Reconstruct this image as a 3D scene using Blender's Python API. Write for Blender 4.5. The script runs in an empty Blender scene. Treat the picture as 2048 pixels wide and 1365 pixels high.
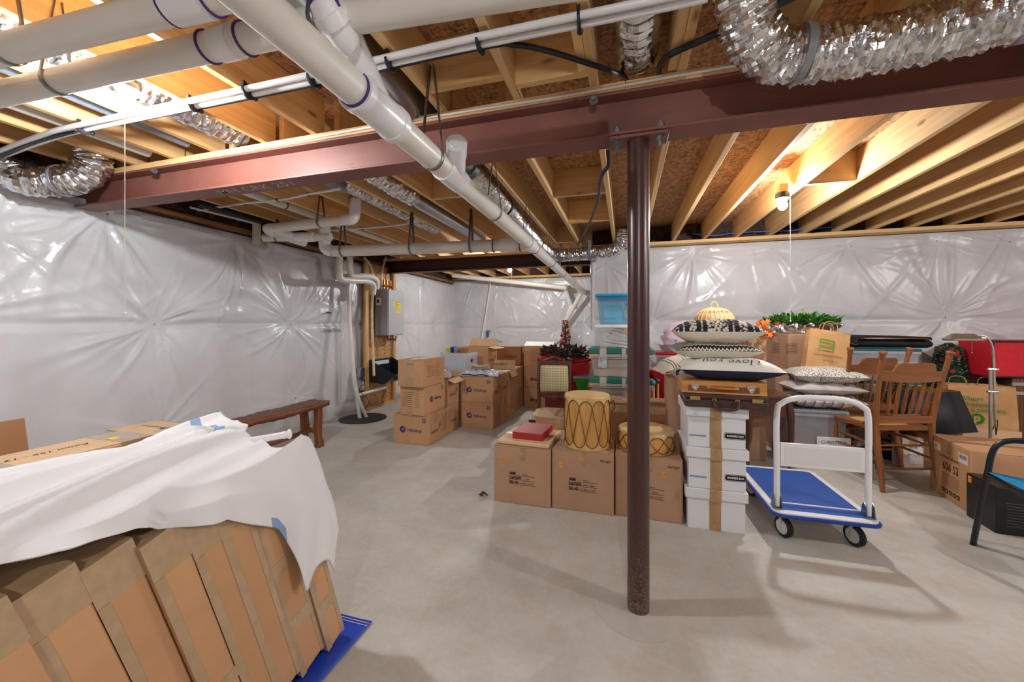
import bpy, math, random
import numpy as np
from mathutils import Vector, Matrix, Euler
from math import sin, cos, pi, radians as R
random.seed(7); rng = np.random.default_rng(7)
S = bpy.context.scene; COL = S.collection
# ---------------------------------------------------------------- camera and pixel -> place helpers
FPX, CX, HY, H = 770.0, 1024.0, 650.0, 1.33
YAW = math.atan(226/770)
RV = Vector((cos(YAW), sin(YAW), 0)); FV = Vector((-sin(YAW), cos(YAW), 0)); C0 = Vector((0, 0, H))
def ray(x, y): return RV*((x-CX)/FPX) + FV + Vector((0, 0, -(y-HY)/FPX))
def G(x, y, z=0.0): r = ray(x, y); return C0 + r*((z-H)/r.z)
def AY(x, y, Y): r = ray(x, y); return C0 + r*(Y/r.y)
def AX(x, y, X): r = ray(x, y); return C0 + r*(X/r.x)
cam = bpy.data.cameras.new('camera'); co = bpy.data.objects.new('camera', cam); COL.objects.link(co)
co.location = C0; co.rotation_euler = (pi/2, 0, YAW)
cam.sensor_width = 36; cam.lens = FPX/2048*36; cam.shift_y = -(682.5-650)/2048; cam.clip_start = .02
S.camera = co
S.view_settings.view_transform = 'Standard'; S.view_settings.look = 'None'
S.view_settings.gamma = 1; S.view_settings.use_curve_mapping = False; S.view_settings.exposure = .7
# ---------------------------------------------------------------- materials
def c(r, g, b):
    f = lambda v: (v/255/12.92 if v <= 10 else ((v/255+.055)/1.055)**2.4)
    return (f(r), f(g), f(b), 1)
class NT:
    def __init__(s, name):
        s.m = bpy.data.materials.new(name); s.m.use_nodes = True; s.t = s.m.node_tree
        s.b = s.t.nodes['Principled BSDF']; s.tc = s.t.nodes.new('ShaderNodeTexCoord')
    def n(s, ty, **k):
        x = s.t.nodes.new('ShaderNode'+ty)
        for a, v in k.items():
            if a in x.inputs.keys() if not hasattr(x, a) else False: x.inputs[a].default_value = v
            elif hasattr(x, a): setattr(x, a, v)
        return x
    def l(s, a, b): s.t.links.new(a, b)
    def coord(s, sc=(1, 1, 1), rot=(0, 0, 0), src='Object'):
        mp = s.n('Mapping'); mp.inputs['Scale'].default_value = sc; mp.inputs['Rotation'].default_value = rot
        s.l(s.tc.outputs[src], mp.inputs['Vector']); return mp.outputs['Vector']
    def noise(s, scale, v=None, detail=4, rough=.55, dist=0):
        x = s.n('TexNoise'); x.inputs['Scale'].default_value = scale; x.inputs['Detail'].default_value = detail
        x.inputs['Roughness'].default_value = rough; x.inputs['Distortion'].default_value = dist
        s.l(v or s.coord(), x.inputs['Vector']); return x.outputs['Fac']
    def ramp(s, f, stops, const=False):
        x = s.n('ValToRGB'); e = x.color_ramp.elements
        if const: x.color_ramp.interpolation = 'CONSTANT'
        while len(e) < len(stops): e.new(.5)
        for q, (p, col) in zip(e, stops): q.position = p; q.color = col
        s.l(f, x.inputs['Fac']); return x.outputs['Color']
    def mix(s, f, a, b, mode='MIX'):
        x = s.n('Mix'); x.data_type = 'RGBA'; x.blend_type = mode
        for i, v in ((0, f), (6, a), (7, b)):
            if isinstance(v, (int, float, tuple)): x.inputs[i].default_value = v
            else: s.l(v, x.inputs[i])
        return x.outputs[2]
    def bump(s, f, st=.3, d=.01, prev=None):
        x = s.n('Bump'); x.inputs['Strength'].default_value = st; x.inputs['Distance'].default_value = d
        s.l(f, x.inputs['Height'])
        if prev: s.l(prev, x.inputs['Normal'])
        s.l(x.outputs['Normal'], s.b.inputs['Normal']); return x.outputs['Normal']
    def col(s, v):
        if isinstance(v, tuple): s.b.inputs['Base Color'].default_value = v
        else: s.l(v, s.b.inputs['Base Color'])
    def set(s, **k):
        for a, v in k.items(): s.b.inputs[a.replace('_', ' ')].default_value = v
        return s
MC = {}
def plain(name, col, rough=.5, metal=0, var=.12, vs=12, bump=0, bs=60, bd=.004, coat=0, spec=.5):
    if name in MC: return MC[name]
    t = NT(name); t.set(Roughness=rough, Metallic=metal); t.b.inputs['Specular IOR Level'].default_value = spec
    if coat: t.b.inputs['Coat Weight'].default_value = coat
    f = t.noise(vs, detail=5)
    d = tuple(max(0, x*(1-var)) for x in col[:3])+(1,); b = tuple(min(1, x*(1+var)) for x in col[:3])+(1,)
    t.col(t.ramp(f, [(.3, d), (.7, b)]))
    if bump: t.bump(t.noise(bs, detail=3), bump, bd)
    MC[name] = t.m; return t.m
def wood(name, a, b, axis=1, rough=.6, knots=False, sc=1.0, coat=0):
    t = NT(name); t.set(Roughness=rough)
    if coat: t.b.inputs['Coat Weight'].default_value = coat
    s = [28*sc]*3; s[axis] = 1.3*sc
    oi = t.n('ObjectInfo'); ad = t.n('VectorMath', operation='ADD')
    mu = t.n('VectorMath', operation='SCALE'); mu.inputs[0].default_value = (7.3, 5.1, 9.7); t.l(oi.outputs['Random'], mu.inputs['Scale'])
    mp = t.n('Mapping'); mp.inputs['Scale'].default_value = s
    t.l(t.tc.outputs['Object'], ad.inputs[0]); t.l(mu.outputs[0], ad.inputs[1]); t.l(ad.outputs[0], mp.inputs['Vector'])
    f = t.noise(1.0, mp.outputs['Vector'], detail=6, dist=.6)
    cc = t.ramp(f, [(.3, a), (.68, b)])
    f2 = t.noise(.9*sc, ad.outputs[0], detail=2)
    lo = tuple(x*.84 for x in b[:3])+(1,)
    cc = t.mix(t.ramp(f2, [(.42, (0, 0, 0, 1)), (.65, (.5, .5, .5, 1))]), cc, lo)
    if knots:
        s2 = [9.0]*3; s2[axis] = 3.2
        mp2 = t.n('Mapping'); mp2.inputs['Scale'].default_value = s2; t.l(ad.outputs[0], mp2.inputs['Vector'])
        v = t.n('TexVoronoi'); v.inputs['Scale'].default_value = .55; t.l(mp2.outputs['Vector'], v.inputs['Vector'])
        cc = t.mix(t.ramp(v.outputs['Distance'], [(.03, (.75, .75, .75, 1)), (.085, (0, 0, 0, 1))]), cc, c(112, 66, 28))
    # tone differs a little from board to board
    hs = t.n('HueSaturation'); mr = t.n('MapRange'); mr.inputs['To Min'].default_value = .86; mr.inputs['To Max'].default_value = 1.12
    t.l(oi.outputs['Random'], mr.inputs['Value']); t.l(mr.outputs['Result'], hs.inputs['Value']); t.l(cc, hs.inputs['Color'])
    t.col(hs.outputs['Color']); t.bump(f, .15, .004)
    MC[name] = t.m; return t.m
def stripes(name, axis, scale, stops, rough=.8, bump=.25, bs=160, rot=(0, 0, 0), dist=0):
    t = NT(name); t.set(Roughness=rough)
    w = t.n('TexWave'); w.bands_direction = axis; w.inputs['Scale'].default_value = scale
    w.inputs['Distortion'].default_value = dist; w.inputs['Detail'].default_value = 0; w.wave_profile = 'SAW'
    t.l(t.coord(rot=rot), w.inputs['Vector'])
    t.col(t.ramp(w.outputs['Fac'], stops, True)); t.bump(t.noise(bs), bump, .003)
    MC[name] = t.m; return t.m

# concrete floor
t = NT('concrete'); t.set(Roughness=.62)
v = t.coord(); f1 = t.noise(.9, v, 8, .62, .4); f2 = t.noise(5, v, 8, .7); f3 = t.noise(38, v, 4)
cc = t.ramp(f1, [(.25, c(168, 165, 160)), (.48, c(188, 186, 181)), (.75, c(206, 205, 202))])
cc = t.mix(t.ramp(f2, [(.42, (0, 0, 0, 1)), (.68, (.6, .6, .6, 1))]), cc, c(172, 160, 142))
cc = t.mix(t.ramp(f3, [(.4, (0, 0, 0, 1)), (.75, (.25, .25, .25, 1))]), cc, c(212, 208, 200))
t.col(cc); n1 = t.bump(f3, .18, .002); t.bump(f2, .2, .004, n1); M_conc = t.m
# white plastic facing of the insulation blanket
t = NT('white_plastic_facing'); t.set(Roughness=.24, IOR=1.45)
v = t.coord(); f = t.noise(3, v, 3)
t.col(t.ramp(f, [(.3, c(200, 200, 203)), (.7, c(211, 211, 214))]))
n1 = t.bump(t.noise(26, v, 4, .6, 1.2), .22, .006); t.bump(t.noise(150, v, 2), .2, .002, n1); M_wall = t.m
# oriented strand board
def osb(name, a, b, d):
    t = NT(name); t.set(Roughness=.75)
    vo = t.n('TexVoronoi'); vo.inputs['Scale'].default_value = 1; v2 = t.n('TexVoronoi'); v2.inputs['Scale'].default_value = 1
    nz = t.n('TexNoise'); nz.inputs['Scale'].default_value = 7; t.l(t.coord(), nz.inputs['Vector'])
    mx = t.n('Mix'); mx.data_type = 'VECTOR'; mx.inputs[0].default_value = .08
    t.l(t.coord(), mx.inputs[4]); t.l(nz.outputs['Color'], mx.inputs[5])
    for q, s, ro in ((vo, (26, 95, 60), .5), (v2, (85, 30, 60), -.4)):
        mp = t.n('Mapping'); mp.inputs['Scale'].default_value = s; mp.inputs['Rotation'].default_value = (0, 0, ro)
        t.l(mx.outputs[1], mp.inputs['Vector']); t.l(mp.outputs['Vector'], q.inputs['Vector'])
    k = t.n('SeparateColor'); t.l(vo.outputs['Color'], k.inputs[0]); k2 = t.n('SeparateColor'); t.l(v2.outputs['Color'], k2.inputs[0])
    c1 = t.ramp(k.outputs[0], [(.05, d), (.4, a), (.9, b)]); c2 = t.ramp(k2.outputs[1], [(.05, d), (.5, a), (.95, b)])
    t.col(t.mix(.5, c1, c2)); t.bump(k.outputs[0], .3, .004); MC[name] = t.m; return t.m
M_osb = osb('strand_board', c(176, 128, 84), c(208, 164, 114), c(104, 68, 40))
M_osbw = osb('strand_board_wall', c(190, 138, 84), c(214, 168, 112), c(120, 78, 44))
M_joist = wood('joist_spruce', c(206, 158, 98), c(232, 194, 138), 1, .65, True)
M_joistx = wood('cross_spruce', c(206, 158, 98), c(232, 194, 138), 0, .65, True)
M_stud = wood('stud_spruce', c(190, 140, 84), c(222, 178, 122), 2, .65, True)
M_oak = wood('oak_finish', c(108, 60, 24), c(152, 92, 44), 2, .38, False, 1.6, .3)
M_oakx = wood('oak_finish_cross', c(106, 58, 24), c(150, 90, 42), 0, .38, False, 1.6, .3)
M_bench = wood('dark_bench_wood', c(74, 38, 18), c(126, 72, 36), 1, .5, True)
M_benchz = wood('dark_bench_wood_upright', c(104, 58, 26), c(150, 90, 46), 2, .5)
M_walnut = wood('walnut_dark', c(52, 26, 16), c(88, 46, 28), 2, .35, False, 1.2, .4)
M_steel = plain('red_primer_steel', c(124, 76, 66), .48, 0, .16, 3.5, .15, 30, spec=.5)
t = NT('post_paint'); t.set(Roughness=.3)
v = t.coord(); sx = t.n('SeparateXYZ'); t.l(t.tc.outputs['Object'], sx.inputs[0])
mr = t.n('MapRange'); mr.inputs['From Min'].default_value = .75; mr.inputs['From Max'].default_value = 0; mr.inputs['To Min'].default_value = 0; mr.inputs['To Max'].default_value = .22
t.l(sx.outputs['Z'], mr.inputs['Value']); ad = t.n('Math', operation='ADD'); t.l(mr.outputs[0], ad.inputs[0]); t.l(t.noise(130, v, 6, .75), ad.inputs[1])
t.col(t.mix(t.ramp(ad.outputs[0], [(.68, (0, 0, 0, 1)), (.8, (.6, .6, .6, 1))]), c(72, 44, 42), c(160, 138, 118))); M_post = t.m
M_pvc = plain('white_pvc', c(226, 222, 214), .32, 0, .04, 3, coat=.2)
M_pvcb = plain('bright_pvc_fitting', c(236, 236, 238), .25, 0, .03, 3, coat=.3)
M_purple = plain('purple_primer', c(72, 40, 110), .5)
M_strap = plain('galvanised_strap', c(132, 132, 134), .4, .8, .2, 40)
M_galv = plain('galvanised_duct', c(176, 180, 184), .28, .95, .15, 6, .1, 20)
t = NT('crinkled_foil'); t.set(Roughness=.2, Metallic=1)
v = t.coord((1, 1, 1)); t.col(t.ramp(t.noise(14, v), [(.3, c(206, 206, 208)), (.7, c(240, 240, 242))]))
t.bump(t.noise(34, v, 3, .55, 1.2), .35, .008); M_foil = t.m
M_black = plain('black_plastic', c(22, 22, 24), .4)
M_cable = plain('black_cable', c(20, 22, 26), .5)
M_white = plain('white_paint', c(232, 232, 234), .3, 0, .03)
def board(name, a, var=.07):
    t = NT(name); t.set(Roughness=.78); t.b.inputs['Specular IOR Level'].default_value = .3
    v = t.coord(); oi = t.n('ObjectInfo'); f = t.noise(5, v, 6, .6); f2 = t.noise(240, t.coord((1, 1, .06)), 1)
    d = tuple(x*(1-var) for x in a[:3])+(1,); b = tuple(min(1, x*(1+var)) for x in a[:3])+(1,)
    hs = t.n('HueSaturation'); mr = t.n('MapRange'); mr.inputs['To Min'].default_value = .9; mr.inputs['To Max'].default_value = 1.08
    t.l(oi.outputs['Random'], mr.inputs['Value']); t.l(mr.outputs['Result'], hs.inputs['Value'])
    t.l(t.ramp(f, [(.3, d), (.7, b)]), hs.inputs['Color']); t.col(hs.outputs['Color']); t.bump(f2, .05, .002); MC[name] = t.m; return t.m
M_card = board('cardboard', c(196, 152, 112))
M_cardf = board('cardboard_front', c(176, 140, 112))
M_cardl = board('cardboard_pale', c(214, 180, 144))
M_carddk = board('cardboard_brown', c(150, 108, 74))
M_cardin = board('cardboard_inside', c(196, 156, 116))
t = NT('clear_packing_tape'); t.set(Roughness=.12); t.b.inputs['Coat Weight'].default_value = .8
v = t.coord(); t.col(t.ramp(t.noise(18, v, 5, .6, 1), [(.3, c(170, 142, 108)), (.7, c(184, 156, 122))]))
t.bump(t.noise(14, t.coord((1, 1, .35)), 3, .5, 1.0), .35, .008); M_tape = t.m
M_tapek = plain('brown_paper_tape', c(172, 138, 98), .35, 0, .2, 25, .3, 40)
M_ink = plain('black_ink', c(28, 26, 28), .7, spec=.2)
M_navy = plain('navy_ink', c(38, 52, 112), .7, spec=.2)
M_red_ink = plain('red_ink', c(170, 50, 44), .7, spec=.2)
M_paper = plain('white_paper', c(228, 228, 226), .7, 0, .03)
M_orange = plain('orange_sticker', c(240, 150, 24), .6, 0, .05)
M_yellow = plain('yellow_sticker', c(236, 206, 60), .6, 0, .05)
M_green_ink = plain('green_ink', c(46, 120, 44), .7, spec=.2)
M_chalk = plain('chalk', c(200, 180, 172), .9, spec=.1)
M_blue = plain('blue_mat', c(38, 82, 168), .5, 0, .1, 30, .25, 150)
M_bumper = plain('blue_bumper', c(28, 62, 150), .3)
M_rubber = plain('black_rubber', c(18, 18, 19), .6)
M_zinc = plain('blue_zinc', c(120, 142, 160), .3, .8)
M_hub = plain('grey_hub', c(196, 194, 188), .4)
M_brass = plain('brass', c(206, 176, 110), .25, .9)
M_chrome = plain('brushed_nickel', c(206, 200, 190), .3, .9)
M_red = plain('red_plastic', c(176, 18, 28), .35)
M_redf = plain('red_fabric', c(196, 14, 34), .7, 0, .12, 20, .2, 120)
M_fiber = plain('brown_fibreglass', c(74, 52, 40), .95, 0, .5, 22, 1, 30, .03)
# ---------------------------------------------------------------- mesh building
class MB:
    def __init__(s): s.v = []; s.f = []; s.mi = []; s.cur = 0; s.M = None
    def m(s, i): s.cur = i; return s
    def _add(s, vs, fs):
        o = len(s.v)
        for p in vs:
            p = Vector(p); s.v.append(tuple(s.M @ p if s.M else p))
        for f in fs: s.f.append([o+i for i in f]); s.mi.append(s.cur)
        return s
    def box(s, a, b, M=None):
        (x0, y0, z0), (x1, y1, z1) = a, b
        vs = [(x0,y0,z0),(x1,y0,z0),(x1,y1,z0),(x0,y1,z0),(x0,y0,z1),(x1,y0,z1),(x1,y1,z1),(x0,y1,z1)]
        if M: vs = [M @ Vector(p) for p in vs]
        return s._add(vs, [(3,2,1,0),(4,5,6,7),(0,1,5,4),(1,2,6,5),(2,3,7,6),(3,0,4,7)])
    def cbox(s, ctr, size, rot=(0, 0, 0)):
        h = [q/2 for q in size]
        return s.box([-q for q in h], h, Matrix.Translation(ctr) @ Euler(rot).to_matrix().to_4x4())
    def tube(s, pts, r, n=12, cap=True, flat=1.0):
        P = [Vector(p) for p in pts]; k = len(P); rs = r if isinstance(r, (list, tuple)) else [r]*k
        T = [(P[min(i+1, k-1)]-P[max(i-1, 0)]).normalized() for i in range(k)]
        u = T[0].orthogonal().normalized()
        if abs(T[0].z) < .9: u = T[0].cross(Vector((0, 0, 1))).normalized()
        vs = []; fs = []
        for i in range(k):
            if i:
                u = (u - T[i]*u.dot(T[i])).normalized()
            w = T[i].cross(u)
            for j in range(n):
                a = 2*pi*j/n; vs.append(P[i] + u*cos(a)*rs[i] + w*sin(a)*rs[i]*flat)
        for i in range(k-1):
            for j in range(n): fs.append((i*n+j, i*n+(j+1) % n, (i+1)*n+(j+1) % n, (i+1)*n+j))
        if cap: fs.append(tuple(range(n))[::-1]); fs.append(tuple((k-1)*n+j for j in range(n)))
        return s._add(vs, fs)
    def lathe(s, prof, ctr=(0, 0, 0), n=24, axis=(0, 0, 1), cap=True, sy=1):
        q = Vector((0, 0, 1)).rotation_difference(Vector(axis).normalized()); ctr = Vector(ctr); vs = []; fs = []; k = len(prof)
        for r, z in prof:
            for j in range(n):
                a = 2*pi*j/n; vs.append(ctr + q @ Vector((r*cos(a), r*sin(a)*sy, z)))
        for i in range(k-1):
            for j in range(n): fs.append((i*n+j, i*n+(j+1) % n, (i+1)*n+(j+1) % n, (i+1)*n+j))
        if cap: fs.append(tuple(range(n))[::-1]); fs.append(tuple((k-1)*n+j for j in range(n)))
        return s._add(vs, fs)
    def ball(s, ctr, r, n=16, m=9, sc=(1, 1, 1)):
        vs = []; fs = []
        for i in range(m+1):
            a = pi*i/m
            for j in range(n):
                b = 2*pi*j/n; vs.append((ctr[0]+r*sc[0]*sin(a)*cos(b), ctr[1]+r*sc[1]*sin(a)*sin(b), ctr[2]-r*sc[2]*cos(a)))
        for i in range(m):
            for j in range(n): fs.append((i*n+j, i*n+(j+1) % n, (i+1)*n+(j+1) % n, (i+1)*n+j))
        return s._add(vs, fs)
    def prism(s, poly, z0, z1, M=None):
        n = len(poly); vs = [(x, y, z0) for x, y in poly]+[(x, y, z1) for x, y in poly]
        if M: vs = [M @ Vector(p) for p in vs]
        return s._add(vs, [tuple(range(n))[::-1], tuple(range(n, 2*n))]+[(i, (i+1) % n, n+(i+1) % n, n+i) for i in range(n)])
    def grid(s, fn, nu, nv, mf=None):
        vs = [fn(i/nu, j/nv) for i in range(nu+1) for j in range(nv+1)]; o = len(s.f)
        s._add(vs, [(i*(nv+1)+j, (i+1)*(nv+1)+j, (i+1)*(nv+1)+j+1, i*(nv+1)+j+1) for i in range(nu) for j in range(nv)])
        if mf:
            q = o
            for i in range(nu):
                for j in range(nv): s.mi[q] = mf((i+.5)/nu, (j+.5)/nv); q += 1
        return s
def obj(name, mb, mats, parent=None, world=False, bevel=0, sharp=35, solid=0, sub=0):
    me = bpy.data.meshes.new(name)
    vs = mb.v
    if world and parent is not None:
        I = parent.matrix_basis.inverted(); vs = [tuple(I @ Vector(p)) for p in vs]
    me.from_pydata(vs, [], mb.f)
    for m in (mats if isinstance(mats, (list, tuple)) else [mats]): me.materials.append(m)
    if len(me.materials) > 1: me.polygons.foreach_set('material_index', mb.mi)
    me.shade_smooth(); me.set_sharp_from_angle(angle=R(sharp)); me.update()
    o = bpy.data.objects.new(name, me); COL.objects.link(o)
    if parent is not None: o.parent = parent
    if solid: q = o.modifiers.new('thick', 'SOLIDIFY'); q.thickness = solid; q.offset = 0
    if bevel:
        q = o.modifiers.new('bevel', 'BEVEL'); q.width = bevel; q.segments = 2; q.limit_method = 'ANGLE'; q.angle_limit = R(40)
    if sub: q = o.modifiers.new('sub', 'SUBSURF'); q.levels = sub; q.render_levels = sub
    return o
def tag(o, label=None, cat=None, group=None, kind=None):
    if label: o['label'] = label
    if cat: o['category'] = cat
    if group: o['group'] = group
    if kind: o['kind'] = kind
    return o
def thing(name, label, cat, loc=(0, 0, 0), rot=(0, 0, 0), group=None):
    o = bpy.data.objects.new(name, None); COL.objects.link(o); o.empty_display_size = .05
    if not isinstance(rot, (tuple, list)): rot = (0, 0, rot)
    o.matrix_basis = Matrix.Translation(loc) @ Euler(rot).to_matrix().to_4x4()
    return tag(o, label, cat, group)
def place(o, loc, rot=0):
    if not isinstance(rot, (tuple, list)): rot = (0, 0, rot)
    o.matrix_basis = Matrix.Translation(loc) @ Euler(rot).to_matrix().to_4x4(); return o
def copy_tree(o, parent=None):
    q = o.copy(); COL.objects.link(q)
    if parent is not None: q.parent = parent
    for ch in list(o.children): copy_tree(ch, q)
    return q
def struct(name, mb, mats, **k): return tag(obj(name, mb, mats, **k), kind='structure')
def spline(pts, n=8):
    P = [Vector(p) for p in pts]; P = [P[0]*2-P[1]]+P+[P[-1]*2-P[-2]]; out = []
    for i in range(1, len(P)-2):
        a, b, d, e = P[i-1:i+3]
        for k in range(n):
            t = k/n; out.append(.5*((2*b)+(d-a)*t+(2*a-5*b+4*d-e)*t*t+(3*b-a-3*d+e)*t**3))
    out.append(P[-2]); return out
TX = {}
def textmesh(s, size, bold=0, shear=0):
    k = (s, size, bold, shear)
    if k in TX: return TX[k]
    cu = bpy.data.curves.new('lettering', 'FONT'); cu.body = s; cu.size = size; cu.align_x = 'CENTER'; cu.align_y = 'CENTER'
    cu.offset = bold; cu.shear = shear; cu.resolution_u = 2; cu.extrude = 0
    o = bpy.data.objects.new('lettering', cu); COL.objects.link(o)
    bpy.context.view_layer.update()
    me = bpy.data.meshes.new_from_object(o.evaluated_get(bpy.context.evaluated_depsgraph_get()))
    bpy.data.objects.remove(o); bpy.data.curves.remove(cu); TX[k] = me; return me
def frame(org, xd, ud):
    xd = Vector(xd).normalized(); ud = Vector(ud).normalized(); n = xd.cross(ud)
    return Matrix(((xd.x, ud.x, n.x, org[0]), (xd.y, ud.y, n.y, org[1]), (xd.z, ud.z, n.z, org[2]), (0, 0, 0, 1)))
def text(parent, s, size, org, xd, ud, m, name='lettering', bold=0, sx=1, shear=0):
    src = textmesh(s, size, bold, shear); me = src.copy(); me.materials.clear(); me.materials.append(m); me.name = name
    me.transform(frame(org, xd, ud) @ Matrix.Diagonal((sx, 1, 1, 1)))
    o = bpy.data.objects.new(name, me); COL.objects.link(o); o.parent = parent; return o
# faces of a box centred on x,y with base at z=0:   (face, u, v) -> origin, x direction, up
def face(dim, f, u, v, e=.0012):
    w, d, h = dim
    return {'front': ((u, -d/2-e, v), (1, 0, 0), (0, 0, 1)), 'right': ((w/2+e, u, v), (0, 1, 0), (0, 0, 1)),
            'left': ((-w/2-e, -u, v), (0, -1, 0), (0, 0, 1)), 'top': ((u, v, h+e), (1, 0, 0), (0, 1, 0)),
            'back': ((-u, d/2+e, v), (-1, 0, 0), (0, 0, 1))}[f]
def patch(parent, dim, f, u, v, pw, ph, m, name, e=.001, rot=0):
    org, xd, ud = face(dim, f, u, v, 0); M = frame(org, xd, ud) @ Matrix.Rotation(rot, 4, 'Z')
    b = MB(); b.box((-pw/2, -ph/2, -.0005), (pw/2, ph/2, e), M); return obj(name, b, m, parent)
def btext(parent, dim, f, u, v, s, size, m, name='lettering', **k):
    org, xd, ud = face(dim, f, u, v, .0016); return text(parent, s, size, org, xd, ud, m, name, **k)
def blines(parent, dim, f, u, v, pw, n, gap, m, name='printed_lines', th=.003):
    org, xd, ud = face(dim, f, u, v, 0); M = frame(org, xd, ud); b = MB()
    for i in range(n): b.box((-pw/2, -i*gap-th/2, 0), (pw/2, -i*gap+th/2, .0012), M)
    return obj(name, b, m, parent)
def carton(name, label, cat, loc, dim, rot=0, mat=None, top='closed', tape=True, group=None, tm=None, bev=.005):
    w, d, h = dim; mat = mat or M_card; b = MB()
    if top == 'closed': b.box((-w/2, -d/2, 0), (w/2, d/2, h-.005))
    else:
        th = .006; b.box((-w/2, -d/2, 0), (w/2, d/2, .006))
        b.box((-w/2, -d/2, .006), (w/2, -d/2+th, h)); b.box((-w/2, d/2-th, .006), (w/2, d/2, h))
        b.box((-w/2, -d/2+th, .006), (-w/2+th, d/2-th, h)); b.box((w/2-th, -d/2+th, .006), (w/2, d/2-th, h)); bev = .002
    o = tag(obj(name, b, mat, bevel=bev), label, cat, group); place(o, loc, rot)
    if top == 'closed':
        ax = 0 if w >= d else 1
        for sgn in (-1, 1):
            q = MB()
            if ax == 0: q.box((-w/2+.001, .002 if sgn > 0 else -d/2+.001, h-.005), (w/2-.001, d/2-.001 if sgn > 0 else -.002, h))
            else: q.box((.002 if sgn > 0 else -w/2+.001, -d/2+.001, h-.005), (w/2-.001 if sgn > 0 else -.002, d/2-.001, h))
            obj('flap', q, mat, o, bevel=.0015)
        if tape:
            q = MB(); e = .0012; tw = .03; L = .1 if h > .25 else h*.4
            if ax == 0:
                q.box((-w/2-e, -tw, h), (w/2+e, tw, h+e)); q.box((w/2, -tw, h-L), (w/2+e, tw, h)); q.box((-w/2-e, -tw, h-L), (-w/2, tw, h))
            else:
                q.box((-tw, -d/2-e, h), (tw, d/2+e, h+e)); q.box((-tw, -d/2-e, h-L), (tw, -d/2, h)); q.box((-tw, d/2, h-L), (tw, d/2+e, h))
            obj('tape', q, tm or M_tape, o)
    return o
def flap(o, dim, side, ang, L=.14, m=None):
    w, d, h = dim; b = MB(); T = .005
    M = {'front': Matrix.Translation((0, -d/2, h)) @ Matrix.Rotation(ang, 4, 'X'), 'back': Matrix.Translation((0, d/2, h)) @ Matrix.Rotation(pi, 4, 'Z') @ Matrix.Rotation(ang, 4, 'X'),
         'right': Matrix.Translation((w/2, 0, h)) @ Matrix.Rotation(pi/2, 4, 'Z') @ Matrix.Rotation(ang, 4, 'X'), 'left': Matrix.Translation((-w/2, 0, h)) @ Matrix.Rotation(-pi/2, 4, 'Z') @ Matrix.Rotation(ang, 4, 'X')}[side]
    ww = w if side in ('front', 'back') else d
    b.box((-ww/2+.003, 0, -T/2), (ww/2-.003, -L, T/2) if False else (ww/2-.003, L, T/2), M) if False else b.box((-ww/2+.003, -L, -T/2), (ww/2-.003, 0, T/2), M)
    return obj('flap', b, m or M_cardin, o)
def pillow(name, label, cat, loc, size, rot, mats, group=None, sag=0, pinch=.06, nz=0):
    w, d, h = size; b = MB(); n = 22
    def P(sg):
        def f(a, e):
            u = 2*a-1; v = 2*e-1; k = max(0, (1-abs(u)**3.2)*(1-abs(v)**3.2))**.55
            x = w/2*u*(1-pinch*(1-v*v)); y = d/2*v*(1-pinch*(1-u*u))
            z = sg*h/2*k*(1+.05*sin(7*u+3*v)+.04*sin(9*v-2*u)) + nz*sin(11*u+2*sin(5*v))*k
            return (x, y, h/2+z-sag*(u*u)*k)
        return f
    b.m(0).grid(P(1), n, n); b.m(1 if len(mats) > 1 else 0).grid(lambda a, e: P(-1)(1-a, e), n, n)
    return place(tag(obj(name, b, mats, sharp=60), label, cat, group), loc, rot)
def extent(x0, x1, Y): return AY(x0, 650, Y).x, AY(x1, 650, Y).x
def zat(x, y, Y): return AY(x, y, Y).z
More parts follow.
